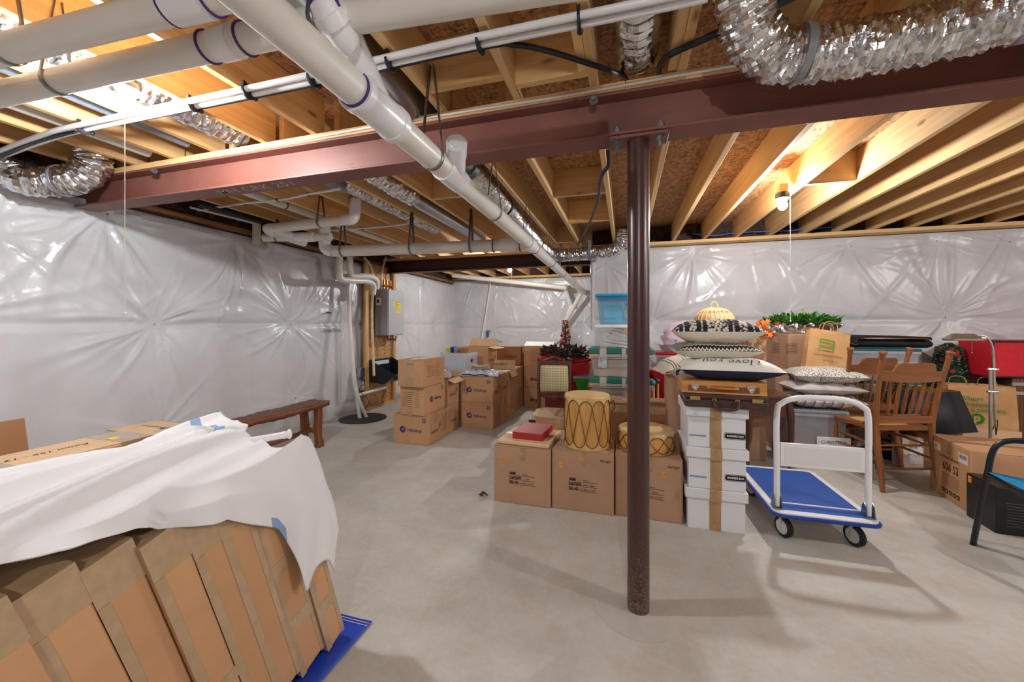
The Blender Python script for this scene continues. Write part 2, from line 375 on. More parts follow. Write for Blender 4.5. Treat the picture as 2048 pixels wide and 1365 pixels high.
# ================================================================ room shell
XL, YF, YA, XR, YN = -4.0, 5.66, 8.6, 5.6, -4.6
XJ = -.45          # where the far wall steps back into the alcove
ZC, ZJ = 2.68, 2.445
b = MB(); b.box((XL-.2, YN-.2, -.1), (XR+.2, YA+.2, 0)); struct('floor', b, M_conc)
b = MB(); b.box((XL-.2, YN-.2, ZC), (XR+.2, YA+.2, ZC+.05)); struct('ceiling', b, M_osb)
def puffy(name, org, ud, nd, L, Z0, Z1, pins, seams, vseams=(), step=.016, seed=1, puff=.055, amp=1.9):
    rg = np.random.default_rng(seed); nu = int(L/step); nz = int((Z1-Z0)/step)
    U, Z = np.meshgrid(np.linspace(0, L, nu+1), np.linspace(Z0, Z1, nz+1), indexing='ij')
    D = np.full(U.shape, puff); W = np.zeros(U.shape)
    for _ in range(14):
        a = rg.uniform(.5, 3.2); bb = rg.uniform(.3, 2.0); D += .006*np.sin(a*U+rg.uniform(0, 6))*np.sin(bb*Z+rg.uniform(0, 6))
    # loose vertical drape folds
    for _ in range(26):
        u0 = rg.uniform(0, L); z0 = rg.uniform(Z0, Z1); sl = rg.normal(0, .5); w = rg.uniform(.012, .03); ln = rg.uniform(.25, .7)
        q = (U-u0)-sl*(Z-z0)-.12*np.sin(3*(Z-z0)); W += rg.uniform(.004, .011)*np.exp(-(q/w)**2)*np.exp(-((Z-z0)/ln)**2)
    for (pu, pz, st) in pins:
        dx, dz = U-pu, Z-pz; r = np.hypot(dx, dz)+1e-4; th = np.arctan2(dz, dx)
        D *= 1-.88*np.exp(-(r/.2)**2)*min(1, st+.3)-.1*np.exp(-(r/.6)**2)
        rid = np.zeros(U.shape)
        nr = int(34+rg.integers(0, 14))
        for _ in range(nr):
            t0 = rg.uniform(-pi, pi); big = rg.random() < .25; wd = rg.uniform(.04, .08) if big else rg.uniform(.018, .045); ln = (rg.uniform(.4, .85) if big else rg.uniform(.12, .4))*st; am = rg.uniform(.009, .02) if big else rg.uniform(.006, .013)
            cv = rg.normal(0, .28)
            da = np.abs((th-t0-cv*r+pi) % (2*pi)-pi)
            rid += am*np.exp(-(da/wd)**2)*np.exp(-(r/ln)**1.6)
        D += rid*(r/(r+.09))*(1-np.exp(-(r/.05)**2))*amp*st
    for zs in seams: D *= 1-.5*np.exp(-((Z-zs)/.035)**2)
    for us in vseams: D *= 1-.6*np.exp(-((U-us)/.03)**2)
    D += W
    edge = np.minimum(np.clip((Z-Z0)/.1, 0, 1), np.clip((Z1-Z)/.06, 0, 1)); D = np.maximum(D*np.sqrt(np.clip(edge, .05, 1)), .006)
    P = np.array(org)[None, None]+U[..., None]*np.array(ud)+Z[..., None]*np.array((0, 0, 1))+D[..., None]*np.array(nd)
    n2 = nz+1; idx = np.arange((nu+1)*n2).reshape(nu+1, n2)
    F = np.stack([idx[:-1, :-1], idx[1:, :-1], idx[1:, 1:], idx[:-1, 1:]], -1).reshape(-1, 4)
    if np.dot(np.cross(ud, (0, 0, 1)), nd) < 0: F = F[:, ::-1]
    me = bpy.data.meshes.new(name); me.from_pydata(P.reshape(-1, 3).tolist(), [], F.tolist()); me.materials.append(M_wall); me.shade_smooth()
    o = bpy.data.objects.new(name, me); COL.objects.link(o); tag(o, kind='structure')
    # the dimpled pins that hold the blanket
    mb = MB()
    for (pu, pz, st) in pins:
        if not (0 < pu < L and Z0 < pz < Z1): continue
        i = int(round(pu/L*nu)); j = int(round((pz-Z0)/(Z1-Z0)*nz)); c0 = Vector(P[i, j])
        mb.ball(c0+Vector(nd)*.003, .006, 8, 5)
    if mb.v: obj('blanket_pin', mb, M_strap, o)['kind'] = 'stuff'
    return o
Y0 = -1.0
pl = [(1.15, 1.335, 1), (2.37, 1.335, 1), (3.82, 1.335, 1.1), (4.85, 1.335, .8), (6.35, 1.24, .9), (7.6, 1.32, .6), (.2, 1.335, .8),
      (1.46, 1.95, 1.2), (2.05, 2.22, 1.2), (3.09, 2.215, 1.1), (4.33, 2.235, 1.1), (6.0, 2.2, .7), (7.2, 2.25, .7), (.8, 2.2, .8), (2.4, .35, .6), (3.9, .4, .6)]
puffy('wall_left', (XL, Y0, 0), (0, 1, 0), (1, 0, 0), YA-Y0, 0, 2.3, [(y-Y0, z, s) for y, z, s in pl], [1.335], [6.5-Y0+.4], seed=3)
pr = [(.87, 2.3, 1.2), (1.81, 2.3, .9), (2.64, 2.29, 1.1), (3.46, 2.3, 1.0), (4.1, 2.25, .8), (.35, 1.378, 1.2), (1.81, 1.375, 1.1), (3.54, 1.42, 1.4), (4.6, 1.4, 1), (-.25, 2.2, .9), (2.7, .8, .5), (1, .6, .5)]
puffy('wall_far', (XJ, YF, 0), (1, 0, 0), (0, -1, 0), XR-XJ, 0, 2.395, [(x-XJ, z, s) for x, z, s in pr], [1.385], seed=5, amp=1.35)
pa = [(-3.0, 1.27, 1), (-3.5, 2.3, .9), (-2.8, 2.21, .9), (-1.8, 2.3, 1.2), (-1.5, 1.22, 1), (-.9, 1.9, .8), (-3.9, 1.33, .5)]
puffy('wall_alcove', (XL, YA, 0), (1, 0, 0), (0, -1, 0), XJ-XL, 0, 2.39, [(x-XL, z, s) for x, z, s in pa], [1.25], seed=8, amp=1.5)
b = MB(); b.box((XJ, YF, 0), (XJ+.12, YA, 2.44)); b.tube([(XJ+.005, YF-.02, 0), (XJ+.005, YF-.02, 2.39)], .035, 10); struct('wall_return', b, M_wall)
b = MB(); b.box((XR, YN, 0), (XR+.12, YF+.1, ZC)); struct('wall_right', b, M_wall)
b = MB(); b.box((XL-.1, YN-.12, 0), (XR+.1, YN, ZC)); struct('wall_near', b, M_wall)
b = MB(); b.box((XL-.14, YN, 0), (XL-.002, YA+.1, ZC)); struct('wall_backing_left', b, M_fiber)
b = MB(); b.box((XJ, YF+.002, 0), (XR+.1, YF+.14, ZC)); b.box((XL-.1, YA+.002, 0), (XJ+.1, YA+.14, ZC)); struct('wall_backing_far', b, M_fiber)
# sill plates along the tops of the walls
b = MB(); b.box((XJ+.02, YF-.16, 2.405), (XR, YF, ZJ)); struct('trim_1', b, M_joistx, bevel=.002)
b = MB(); b.box((XL, YA-.16, 2.405), (XJ, YA, ZJ)); struct('trim_2', b, M_joistx, bevel=.002)
b = MB(); b.box((XL, YN, 2.32), (XL+.09, YA-.16, 2.36)); struct('trim_3', b, wood('old_sill', c(120, 78, 42), c(160, 110, 64), 1), bevel=.002)
# fibreglass stuffed between the joist ends and above the heater wall
def fluff(name, lab, org, ud, nd, L, hgt):
    nu, nz = int(L/.03), max(4, int(hgt/.03)); ph = rng.uniform(0, 6, 8)
    def f(a, e):
        u, z = a*L, e*hgt
        k = .03+.022*sin(23*u+ph[0]+2*sin(17*z))+.018*sin(41*u+19*z+ph[1])+.014*sin(67*u-31*z+ph[2])
        return tuple(org[i]+ud[i]*u+nd[i]*k+(z if i == 2 else 0) for i in range(3))
    o = obj(name, MB().grid(f, nu, nz), M_fiber, sharp=180); return tag(o, lab, 'insulation', kind='stuff')
fluff('rim_insulation', 'brown fibreglass stuffed between joist ends above the storage wall', (XJ, YF-.01, ZJ+.003), (1, 0, 0), (0, -1, 0), XR-XJ-.1, .225)
fluff('rim_insulation', 'brown fibreglass strip above the wall behind the bench', (XL+.0, 0, 2.365), (0, 1, 0), (1, 0, 0), YA-.2, .3)
fluff('rim_insulation', 'brown fibreglass between joist ends above the alcove back wall', (XL+.1, YA-.01, ZJ+.003), (1, 0, 0), (0, -1, 0), XJ-XL-.2, .225)
# pencilled and printed marks on the plastic facing
# ================================================================ floor joists
ORD = 'first second third fourth fifth sixth seventh eighth ninth tenth eleventh twelfth thirteenth fourteenth fifteenth sixteenth'.split()
far = [-3.62, -3.3, -2.93, -2.5, -2.08, -1.66, -1.28, -.92, -.62, -.14, .24, .62, .99, 1.36, 1.735, 2.095, 2.435, 2.79, 3.15, 3.5, 3.86, 4.22, 4.6, 5.0]
near = [-3.65, -3.28, -2.91, -2.54, -2.12, -1.745, -1.33, -.92, -.51, -.14, .24, .635, 1.0, 1.37, 1.74, 2.1, 2.5, 2.9, 3.3, 3.7, 4.1, 4.5, 5.0]
def joists(xs, y0, y1, where, grp):
    lo = sorted([x for x in xs if x < .06], reverse=True); hi = [x for x in xs if x >= .06]
    for side, lst in (('pipe side', lo), ('plain side', hi)):
        for i, x in enumerate(lst):
            b = MB(); L = y1-y0; b.box((-.019, -L/2, ZJ), (.019, L/2, ZC-.001))
            w = 'from the post toward the bench wall' if side == 'pipe side' else 'from the post away from the bench wall'
            o = tag(obj('floor_joist', b, M_joist, bevel=.003), '%s joist %s, %s' % (ORD[i], w, where), 'joist', grp)
            place(o, (x, (y0+y1)/2, 0))
joists(far, 1.92, YF-.005, 'beyond the red beam', 'joists beyond the red beam')
joists(near, YN+.01, 1.9, 'camera side of the red beam', 'joists on the near side of the red beam')
for i, x in enumerate([-.62, -.92, -1.28, -1.66, -2.08, -2.5, -2.93, -3.3, -3.7]):
    b = MB(); b.box((-.019, 0, ZJ), (.019, YA-YF-.01, ZC-.001))
    o = tag(obj('floor_joist', b, M_joist, bevel=.003), '%s alcove joist counted from the alcove corner' % ORD[i], 'joist', 'joists over the alcove'); place(o, (x, YF+.005, 0))
def block(lab, x0, x1, y, z0=ZJ+.002, z1=ZC-.001, flat=False):
    b = MB(); b.box((x0+.0195, -.019, z0), (x1-.0195, .019 if not flat else .12, z1))
    o = tag(obj('blocking', b, M_joistx, bevel=.002), lab, 'wood block', 'solid blocking between joists'); place(o, (0, y, 0))
block('wood blocking above the foil drain side of red beam, beside metal duct', -.92, -.51, 1.66)
block('wood blocking above the red beam over the hanging strap bay', -.51, -.14, 1.74)
block('upper wood blocking crossing the bay with the black cable', -.62, -.14, 3.35)
block('lower wood blocking crossing the bay with the black cable', -.62, -.14, 4.25)
block('wood blocking in the bay past the main drain', -.92, -.62, 5.25)
block('knotty wood blocking above the bright bulb', 1.36, 1.735, 3.62)
block('wood blocking deep in the bay beside the metal duct', -1.66, -1.28, 3.1)
block('wood blocking high in the bay over the cleanout', -1.28, -.92, 2.3)
# a loose wood cleat nailed to joists near the post
def cleat(lab, x, y0, y1, z0=ZJ+.002, z1=ZC-.03):
    b = MB(); b.box((-.019, y0, z0), (.019, y1, z1)); o = tag(obj('wood_cleat', b, M_joist, bevel=.002), lab, 'wood block'); place(o, (x, 0, 0))
cleat('short wood cleat nailed on the joist by the spiral duct', -.179, 1.42, 1.715)
cleat('short wood cleat doubled on the joist past the spiral duct', .201, 1.1, 1.82)
cleat('short wood cleat beside joist above the foil duct end', 1.039, 1.4, 1.8)
# ================================================================ steel beams and post
def ibeam(b, x0, x1, yc, z0, z1, w=.14, tf=.014, tw=.01):
    b.box((x0, yc-w/2, z0), (x1, yc+w/2, z0+tf)); b.box((x0, yc-w/2, z1-tf), (x1, yc+w/2, z1)); b.box((x0, yc-tw/2, z0+tf), (x1, yc+tw/2, z1-tf))
YB = 1.90
o = MB(); ibeam(o, -3.93+3.9, XR+3.9, 0, 2.205, 2.405)
beam = tag(obj('steel_beam', o, M_steel, bevel=.003), 'long dark red steel beam carried by the round post', 'beam'); place(beam, (-3.9, YB, 0))
for x in (-3.06, -.14, 1.9):
    b = MB(); b.lathe([(.018, 0), (.018, .012), (.011, .012), (.011, .03)], (x+3.9, -.072, 2.372), 6, (0, -1, 0)); b.lathe([(.02, 0), (.02, .008)], (x+3.9, -.07, 2.372), 12, (0, -1, 0)); obj('bolt', b, M_strap, beam)
text(beam, 'MH CRK 251', .10, (G(530, 384, 2.205).x+3.9, -.0, 2.2045), (1, 0, 0), (0, -1, 0), M_chalk, 'chalk_writing', bold=.0004, sx=1.15, shear=.25)
b = MB()
for k in range(40):
    x = rng.uniform(.6, 4.6); z = rng.uniform(2.24, 2.37); L = rng.uniform(.01, .06); M = Matrix.Translation((x, -.0055, z)) @ Matrix.Rotation(rng.uniform(-.5, .5), 4, 'Y')
    b.box((-L/2, -.0006, -.0009), (L/2, 0, .0009), M)
obj('scuff_scratch', b, plain('scuff', c(150, 104, 98), .7), beam)['kind'] = 'stuff'
b = MB(); b.box((-3.6, YB-.07, 2.4055), (-.0, YB+.07, ZJ-.001)); b2 = MB(); b2.box((.002, YB-.07, 2.4055), (XR-.01, YB+.07, ZJ-.001))
o = tag(obj('beam_plate', b, M_joistx, bevel=.002), 'pale wood nailer plate on beam, bench side of the post', 'wood plate')
o = tag(obj('beam_plate', b2, M_joistx, bevel=.002), 'pale wood nailer plate on beam, from the post onward', 'wood plate')
b = MB(); b.tube(spline([(-2.2, YB-.077, 2.412), (-1.2, YB-.076, 2.425), (-.3, YB-.076, 2.418), (.42, YB-.076, 2.424), (1.1, YB-.076, 2.42), (2.5, YB-.076, 2.42)], 10), .006, 8)
tag(obj('white_wire', b, M_white), 'thin white wire stapled along the beam top plate', 'wire')
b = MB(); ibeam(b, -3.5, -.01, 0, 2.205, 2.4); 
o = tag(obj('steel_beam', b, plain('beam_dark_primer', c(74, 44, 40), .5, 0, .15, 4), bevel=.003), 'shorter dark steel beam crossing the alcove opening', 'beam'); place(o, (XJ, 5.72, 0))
b = MB(); b.box((-3.5, 0, 2.4015), (-.01, .14, ZJ-.001)); o = tag(obj('beam_plate', b, M_joistx), 'wood plate on the dark beam of the alcove opening', 'wood plate'); place(o, (XJ, 5.65, 0))
post = thing('steel_post', 'dark brown round steel post under the red beam', 'post', (.06, YB, 0))
obj('shaft', MB().lathe([(.05, 0), (.05, 2.19)], (0, 0, 0), 40), M_post, post)
obj('cap_plate', MB().box((-.13, -.06, 2.19), (.13, .06, 2.2045)), M_steel, post, bevel=.003)
for sx in (-.095, .095):
    b = MB(); b.lathe([(.02, 0), (.02, .006), (.016, .006), (.016, .02), (.01, .02), (.01, .05)], (sx, -.03, 2.19), 6, (0, 0, -1)); obj('bolt', b, M_strap, post); b = MB(); b.lathe([(.018, 0), (.018, .015), (.01, .015), (.01, .03)], (sx, -.045, 2.22), 6)
    obj('bolt', b, M_strap, post)
b = MB(); b.lathe([(.2, 0), (.2, .0012), (.0, .0012)], (0, 0, 0), 40); obj('grout_patch', b, plain('grout', c(188, 185, 178), .65, 0, .08, 9), post)
# ================================================================ drain pipes
def ring(b, P, d, r, w, th=.004):
    P = Vector(P); d = Vector(d).normalized(); b.tube([P-d*w/2, P+d*w/2], r+th, 24)
def strap(parent, P, d, r, ztop, spread=.03):
    P = Vector(P); d = Vector(d).normalized(); side = d.cross(Vector((0, 0, 1))).normalized(); b = MB(); w = .011
    pts = [P+side*spread*.3+Vector((0, 0, ztop-P.z)), P+side*r*1.03]+[P+side*r*1.04*cos(a)-Vector((0, 0, 1))*r*1.04*sin(a) for a in np.linspace(.2, pi-.2, 9)]+[P-side*r*1.03, P-side*spread*.3+Vector((0, 0, ztop-P.z))]
    vs = []; fs = []
    for p in pts: vs += [p-d*w, p+d*w]
    for i in range(len(pts)-1): fs.append((2*i, 2*i+1, 2*i+3, 2*i+2))
    b._add(vs, fs); return obj('strap', b, M_strap, parent, world=True, solid=.0016)
def pipe(name, lab, pts, r, m=None, cat='pipe', group=None, n=20):
    o = tag(obj(name, MB().tube(pts, r, n), m or M_pvc), lab, cat, group); return o
PZ = lambda y: 2.125-.009*y      # main drain falls gently toward the alcove
PX = -.865
drain = pipe('main_drain_pipe', 'thick white main drain pipe sloping under the red beam', [(PX, -.6, PZ(-.6)), (PX, 8.5, PZ(8.5))], .055, n=32)
d = (0, 1, 0)
b = MB(); ring(b, (PX, 1.2, PZ(1.2)), d, .057, .22, .008); ring(b, (PX, 1.1, PZ(1.1)), d, .057, .03, .013); ring(b, (PX, 1.31, PZ(1.31)), d, .057, .03, .013)
b.tube([(PX, 1.24, PZ(1.24)), (PX+.02, 1.1, 2.19), (PX+.03, 1.0, 2.25)], [.05, .046, .044], 20); obj('wye_fitting', b, M_pvcb, drain)
b = MB(); ring(b, (PX, 1.082, PZ(1.08)), d, .056, .012, .0035); obj('primer_ring', b, M_purple, drain)
strap(drain, (PX, .62, PZ(.62)), d, .056, 2.5)
strap(drain, (PX, 1.62, PZ(1.62)), d, .056, ZJ+.1); strap(drain, (PX, 2.5, PZ(2.5)), d, .056, ZJ); strap(drain, (PX, 3.45, PZ(3.45)), d, .056, ZJ); strap(drain, (PX, 4.6, PZ(4.6)), d, .056, ZJ); strap(drain, (PX, 5.5, PZ(5.5)), d, .056, ZJ); strap(drain, (PX, 6.6, PZ(6.6)), d, .056, ZJ)
b = MB(); ring(b, (PX, 1.83, PZ(1.83)), d, .056, .2, .006); b.tube([(PX, 1.90, PZ(1.9)), (PX+.05, 1.79, 2.14), (PX+.09, 1.70, 2.174)], .043, 20); b.tube([(PX+.073, 1.735, 2.162), (PX+.098, 1.68, 2.18)], .049, 24); obj('cleanout_wye', b, M_pvcb, drain)
b = MB(); dd = Vector((.30, -.72, .22)).normalized(); q = Vector((PX+.098, 1.68, 2.18)); b.tube([q, q+dd*.018], .05, 24); b.tube([q+dd*.018, q+dd*.024], .032, 20); obj('cleanout_plug', b, M_pvcb, drain)
for y_ in (1.735, 3.72): b = MB(); ring(b, (PX, y_, PZ(y_)), d, .056, .009, .0025); obj('primer_ring', b, M_purple, drain)
b = MB(); ring(b, (PX, 3.55, PZ(3.55)), d, .056, .22, .006); obj('tee_fitting', b, M_pvcb, drain)
# print line along the lower side of the pipe
def pprint(parent, s, size, P, d, r, ang, m=M_ink):
    P = Vector(P); d = Vector(d).normalized(); side = d.cross(Vector((0, 0, 1))).normalized(); up = side.cross(d)
    nrm = side*cos(ang)+up*sin(ang); return text(parent, s, size, P+nrm*(r+.001), d, nrm.cross(d), m, 'pipe_print')
pprint(drain, 'CHARLOTTE PIPE   COEX CELLULAR CORE PVC DWV PIPE', .018, (PX, .77, PZ(.77)), (0, 1, 0), .055, pi+.75)
pA, pB = G(-60, 118, 2.27), G(470, -18, 2.27)
up = pipe('branch_drain_pipe', 'white branch drain pipe highest in the corner above the bulb', [pA, pB], .045)
strap(up, pA.lerp(pB, .17), pB-pA, .046, 2.6); b = MB(); ring(b, pA.lerp(pB, .86), pB-pA, .045, .13, .006); obj('coupling', b, M_pvcb, up)
for q_ in (.8, .93): b = MB(); ring(b, pA.lerp(pB, q_), pB-pA, .045, .004, .0066); obj('primer_ring', b, M_purple, up)
pA, pB = G(-60, 202, 2.27), G(640, 45, 2.27); pC = G(1260, -56, 2.275)
br = pipe('branch_drain_pipe', 'white branch drain pipe passing above the main drain', [pA, pB, pC], .045)
D1 = pB-pA
strap(br, pA.lerp(pB, .31), D1, .046, 2.58); strap(br, pB.lerp(pC, .0), D1, .046, 2.6)
b = MB(); ring(b, pA.lerp(pB, .79), D1, .045, .075, .006); obj('coupling', b, M_pvcb, br)
for q_ in (.745, .835): b = MB(); ring(b, pA.lerp(pB, q_), D1, .045, .005, .0066); obj('primer_ring', b, M_purple, br)
e0 = G(685, 42, 2.26); e3 = Vector((PX+.03, 1.0, 2.25))
b = MB(); el = spline([e0, e0+Vector((.0, .02, -.05)), e3+Vector((0, -.08, .0)), e3, Vector((PX+.02, 1.12, 2.17))], 6); b.tube(el, .041, 20); b.tube([el[9], el[11]], .047, 20); b.tube([el[15], el[17]], .047, 20); obj('elbow', b, M_pvcb, br)
b = MB(); b.tube([el[12], el[13]], .0475, 20); obj('primer_ring', b, M_purple, br)
pprint(br, 'SCH 40 COEXTRUDED CELLULAR CORE PVC-DWV PIPE NSF-DWV', .014, pB.lerp(pC, .38), pC-pB, .045, pi+.9)
# pair of white water lines and a black cable, clipped under the joists
W0 = [G(-60, 325, 2.425), G(0, 302, 2.41), G(80, 272, 2.405), G(160, 250, 2.405), G(620, 150, 2.412), G(955, 74, 2.412), G(1300, 2, 2.412), G(1420, -25, 2.412)]
off = Vector((0, .006, 0))
for k, lab in enumerate(('upper white water line clipped below the joists', 'lower white water line clipped below the joists')):
    q = [p+Vector((0, .037*k, -.003*k)) for p in W0]; pipe('water_line', lab, spline(q, 8), .0135, plain('white_pex', c(232, 232, 234), .35, 0, .03), 'water line', 'white water lines', 14)
q = [G(-40, 335, 2.38), G(20, 305, 2.39), G(75, 283, 2.395), G(160, 262, 2.40), G(400, 215, 2.405), G(620, 170, 2.405), G(955, 96, 2.405), G(1030, 90, 2.42), G(1100, 103, 2.428), G(1180, 128, 2.43), G(1225, 143, 2.47), G(1250, 155, 2.54), G(1256, 172, 2.62)]
pipe('black_cable', 'black cable beside water lines curving up by spiral duct', spline(q, 8), .011, M_cable, 'cable', n=10)
q = [G(1640, -30, 2.425), G(1570, 2, 2.428), G(1480, 45, 2.428), G(1400, 82, 2.428), G(1345, 107, 2.43), G(1322, 126, 2.5), G(1318, 145, 2.6)]
pipe('black_cable', 'black cable running from foil duct elbow to the joist', spline(q, 8), .013, M_cable, 'cable', n=10)
q = [(-.12, 1.995, 2.44), (-.125, 2.0, 2.3), (-.16, 2.15, 2.33), (-.13, 2.35, 2.4), (-.135, 2.6, 2.432), AY(1190, 400, 3.6), AY(1160, 480, 4.9), AY(1155, 492, 5.0)]
q = [AY(1216, 300, 2.02), AY(1217, 330, 2.05), AY(1206, 347, 2.1), AY(1200, 370, 2.3), AY(1196, 400, 2.7), AY(1182, 440, 3.4), AY(1163, 475, 4.5), AY(1156, 490, 5.1)]
pipe('black_cable', 'thin black cable hanging from the beam along a joist near post', spline(q, 8), .011, M_cable, 'cable', n=10)
b = MB()
for t_ in ((160, 252), (380, 205), (490, 178), (620, 152), (775, 118), (955, 78), (1157, 33)):
    p = G(t_[0], t_[1], 2.41)
    cl = MB(); cl.tube([p+Vector((-.004, .016, -.004)), p+Vector((.006, .016, -.004))], .034, 14, flat=1.0); cl.box((p.x-.006, p.y-.012, p.z+.012), (p.x+.006, p.y+.002, p.z+.034))
    cl.ball(p+Vector((0, .05, -.016)), .012, 8, 6)
    tag(obj('pipe_clip', cl, M_cable), 'black plastic clip %s on the white water lines' % {160: 'above the foil duct end', 380: 'just past the pull-cord bulb', 490: 'between bulb and main drain', 620: 'touching the main drain', 775: 'just past the main drain', 955: 'where the black cable branches off', 1157: 'near the spiral duct'}[t_[0]], 'clip', 'black clips on water lines')
# pipes over the far left bay
tp0, tp1 = G(668, 503, 2.1), Vector((PX, 3.55, PZ(3.55)))
tee = pipe('branch_drain_pipe', 'white horizontal drain pipe joining main drain before alcove', [tp0, tp1], .058)
b = MB(); ring(b, tp1+(tp0-tp1)*.1, tp1-tp0, .058, .16, .008); obj('coupling', b, M_pvcb, tee)
for q_ in (.17, .045): b = MB(); ring(b, tp1+(tp0-tp1)*q_, tp1-tp0, .058, .008, .0088); obj('primer_ring', b, M_purple, tee)
for k in (.05, .42, .72): strap(tee, tp0.lerp(tp1, k), tp1-tp0, .06, ZJ+.02)
rz = [tp0, tp0+Vector((-.1, 0, .03)), tp0+Vector((-.12, 0, .12)), tp0+Vector((-.12, 0, .33))]
b = MB(); b.tube(spline(rz, 6), .06, 20); obj('riser_elbow', b, M_pvcb, tee)
x0 = G(665, 470, 2.3)
h1, h2 = G(548, 457, 2.31), G(690, 440, 2.31)
hp = pipe('branch_drain_pipe', 'white horizontal pipe with elbows high over the bench wall', [h1, h2], .048)
b = MB(); b.tube(spline([h2+Vector((-.02, 0, 0)), h2+Vector((.06, .02, .01)), h2+Vector((.07, .05, .08)), h2+Vector((.07, .06, .2))], 6), .052, 18); obj('elbow', b, M_pvcb, hp); b = MB(); b.tube(spline([h1+Vector((.02, 0, 0)), h1+Vector((-.08, 0, 0)), h1+Vector((-.09, .1, -.02)), h1+Vector((.0, .4, -.06))], 6), .05, 18); obj('elbow', b, M_pvcb, hp)
strap(hp, h1.lerp(h2, .68), h2-h1, .05, ZJ+.15)
l1, l2 = G(528, 476, 2.25), G(662, 474, 2.25)
lp = pipe('branch_drain_pipe', 'lower white pipe beside the riser near bench wall', [l1, l2], .042)
b = MB(); ring(b, l1.lerp(l2, .62), l2-l1, .042, .2, .008); b.tube([l1.lerp(l2, .5), l1.lerp(l2, .3)+Vector((0, -.1, .05))], .036, 16); obj('wye_fitting', b, M_pvcb, lp); strap(lp, l1.lerp(l2, .2), l2-l1, .044, ZJ)
pipe('vent_stub', 'short white pipe stub hanging at the bench wall top', [AX(513, 445, -3.85), AX(513, 488, -3.85)], .04, M_pvc)
q1, q2 = G(430, 385, 2.4), G(770, 480, 2.4)
lngp = pipe('branch_drain_pipe', 'long white pipe tucked between joists over the bench', [Vector((-3.1, 2.05, 2.47)), Vector((-3.1, 5.4, 2.47))], .04)
strap(lngp, (-3.1, 2.9, 2.47), (0, 1, 0), .041, 2.6)
def wl(lab, pts, r=.011): pipe('water_line', lab, spline([G(*p) for p in pts], 6), r, MC['white_pex'], 'water line', 'white water lines', 10)
wl('thin white water line clipped across joists behind the red beam', [(380, 425, 2.434), (480, 408, 2.434), (560, 400, 2.434), (620, 388, 2.434), (680, 378, 2.434)])
wl('thin white water line crossing to the foil duct', [(640, 462, 2.434), (720, 457, 2.434), (800, 450, 2.434), (832, 440, 2.434), (820, 420, 2.5), (818, 388, 2.6)])
wl('white water line rising along the bench wall top', [(380, 415, 2.43), (450, 432, 2.43), (520, 450, 2.43)])
for (x, y, n) in ((424, 416, 'beam end'), (490, 407, 'second spot behind beam'), (556, 400, 'third spot behind beam'), (617, 389, 'fourth spot behind beam'), (725, 457, 'line toward the foil duct')):
    p = G(x, y, 2.437); cl = MB(); cl.tube([p+Vector((-.008, 0, 0)), p+Vector((.008, 0, 0))], .018, 10)
    tag(obj('pipe_clip', cl, M_cable), 'small black clip on thin water line, %s' % n, 'clip', 'black clips on thin lines')
q = [G(395, 408, 2.36), G(450, 425, 2.36), G(500, 438, 2.36), G(545, 452, 2.36)]
pipe('black_hose', 'thick black hose along the top of the bench wall', spline(q, 6), .022, M_cable, 'hose', n=12)
# ================================================================ ducts
def duct(name, lab, pts, r, m, rings=.02, amp=.06, crumple=.04, n=28, cat='duct', flat=1.0):
    P = spline(pts, 10); L = sum((P[i+1]-P[i]).length for i in range(len(P)-1)); N = int(L/rings*4)
    out = []; acc = [0]
    for i in range(len(P)-1): acc.append(acc[-1]+(P[i+1]-P[i]).length)
    for k in range(N+1):
        s = L*k/N; i = max(j for j in range(len(P)) if acc[j] <= s+1e-9); i = min(i, len(P)-2); f = (s-acc[i])/(acc[i+1]-acc[i]); out.append(P[i].lerp(P[i+1], f))
    b = MB(); b.tube(out, [r*(1+amp*cos(2*pi*k/4)) for k in range(N+1)], n)
    if crumple:
        vs = np.array(b.v); ph = rng.uniform(0, 6, (6, 3)); k = np.zeros(len(vs))
        cen = np.repeat(np.array([tuple(p) for p in out]), n, 0); dr = vs[:len(cen)]-cen; dr /= np.linalg.norm(dr, axis=1)[:, None]
        idx = np.arange(len(cen)); th = 2*pi*(idx % n)/n; al = (idx//n)/4
        w = np.sin(al*1.7+3*th)+np.sin(al*2.9-5*th+1)+.8*np.sin(al*.9+7*th+2)+rng.normal(0, 1.1, len(cen))
        vs[:len(cen)] += dr*(crumple*r*w/2)[:, None]; b.v = [tuple(p) for p in vs]
    return tag(obj(name, b, m, sharp=9), lab, cat)
fd = duct('foil_duct', 'large crinkled silver foil duct bending along the red beam', [(.36, 1.42, 2.75), (.375, 1.44, 2.6), (.39, 1.5, 2.47), (.45, 1.58, 2.365), (.56, 1.64, 2.315), (.75, 1.645, 2.305), (1.0, 1.64, 2.31), (1.22, 1.62, 2.325)], .088, M_foil, .03, .05, .06, 32)
b = MB(); b.tube([(.6, 1.64, 2.315), (.625, 1.642, 2.313)], .096, 28); obj('duct_strap', b, plain('strap_grey', c(150, 152, 156), .4, .6), fd)
b = MB(); b.tube([(.362, 1.432, 2.66), (.37, 1.436, 2.63)], .097, 28); obj('duct_strap', b, MC['strap_grey'], fd)
b = MB(); b.tube([(1.2, 1.62, 2.325), (1.27, 1.62, 2.33)], .097, 32); obj('duct_collar', b, plain('duct_tape', c(176, 180, 190), .4, .5, .2, 30, .3, 40), fd)
b = MB(); b.tube([(1.26, 1.62, 2.33), (2.8, 1.62, 2.34)], .09, 32); tag(obj('metal_duct', b, M_galv), 'smooth galvanised round duct past the foil duct along beam', 'duct')
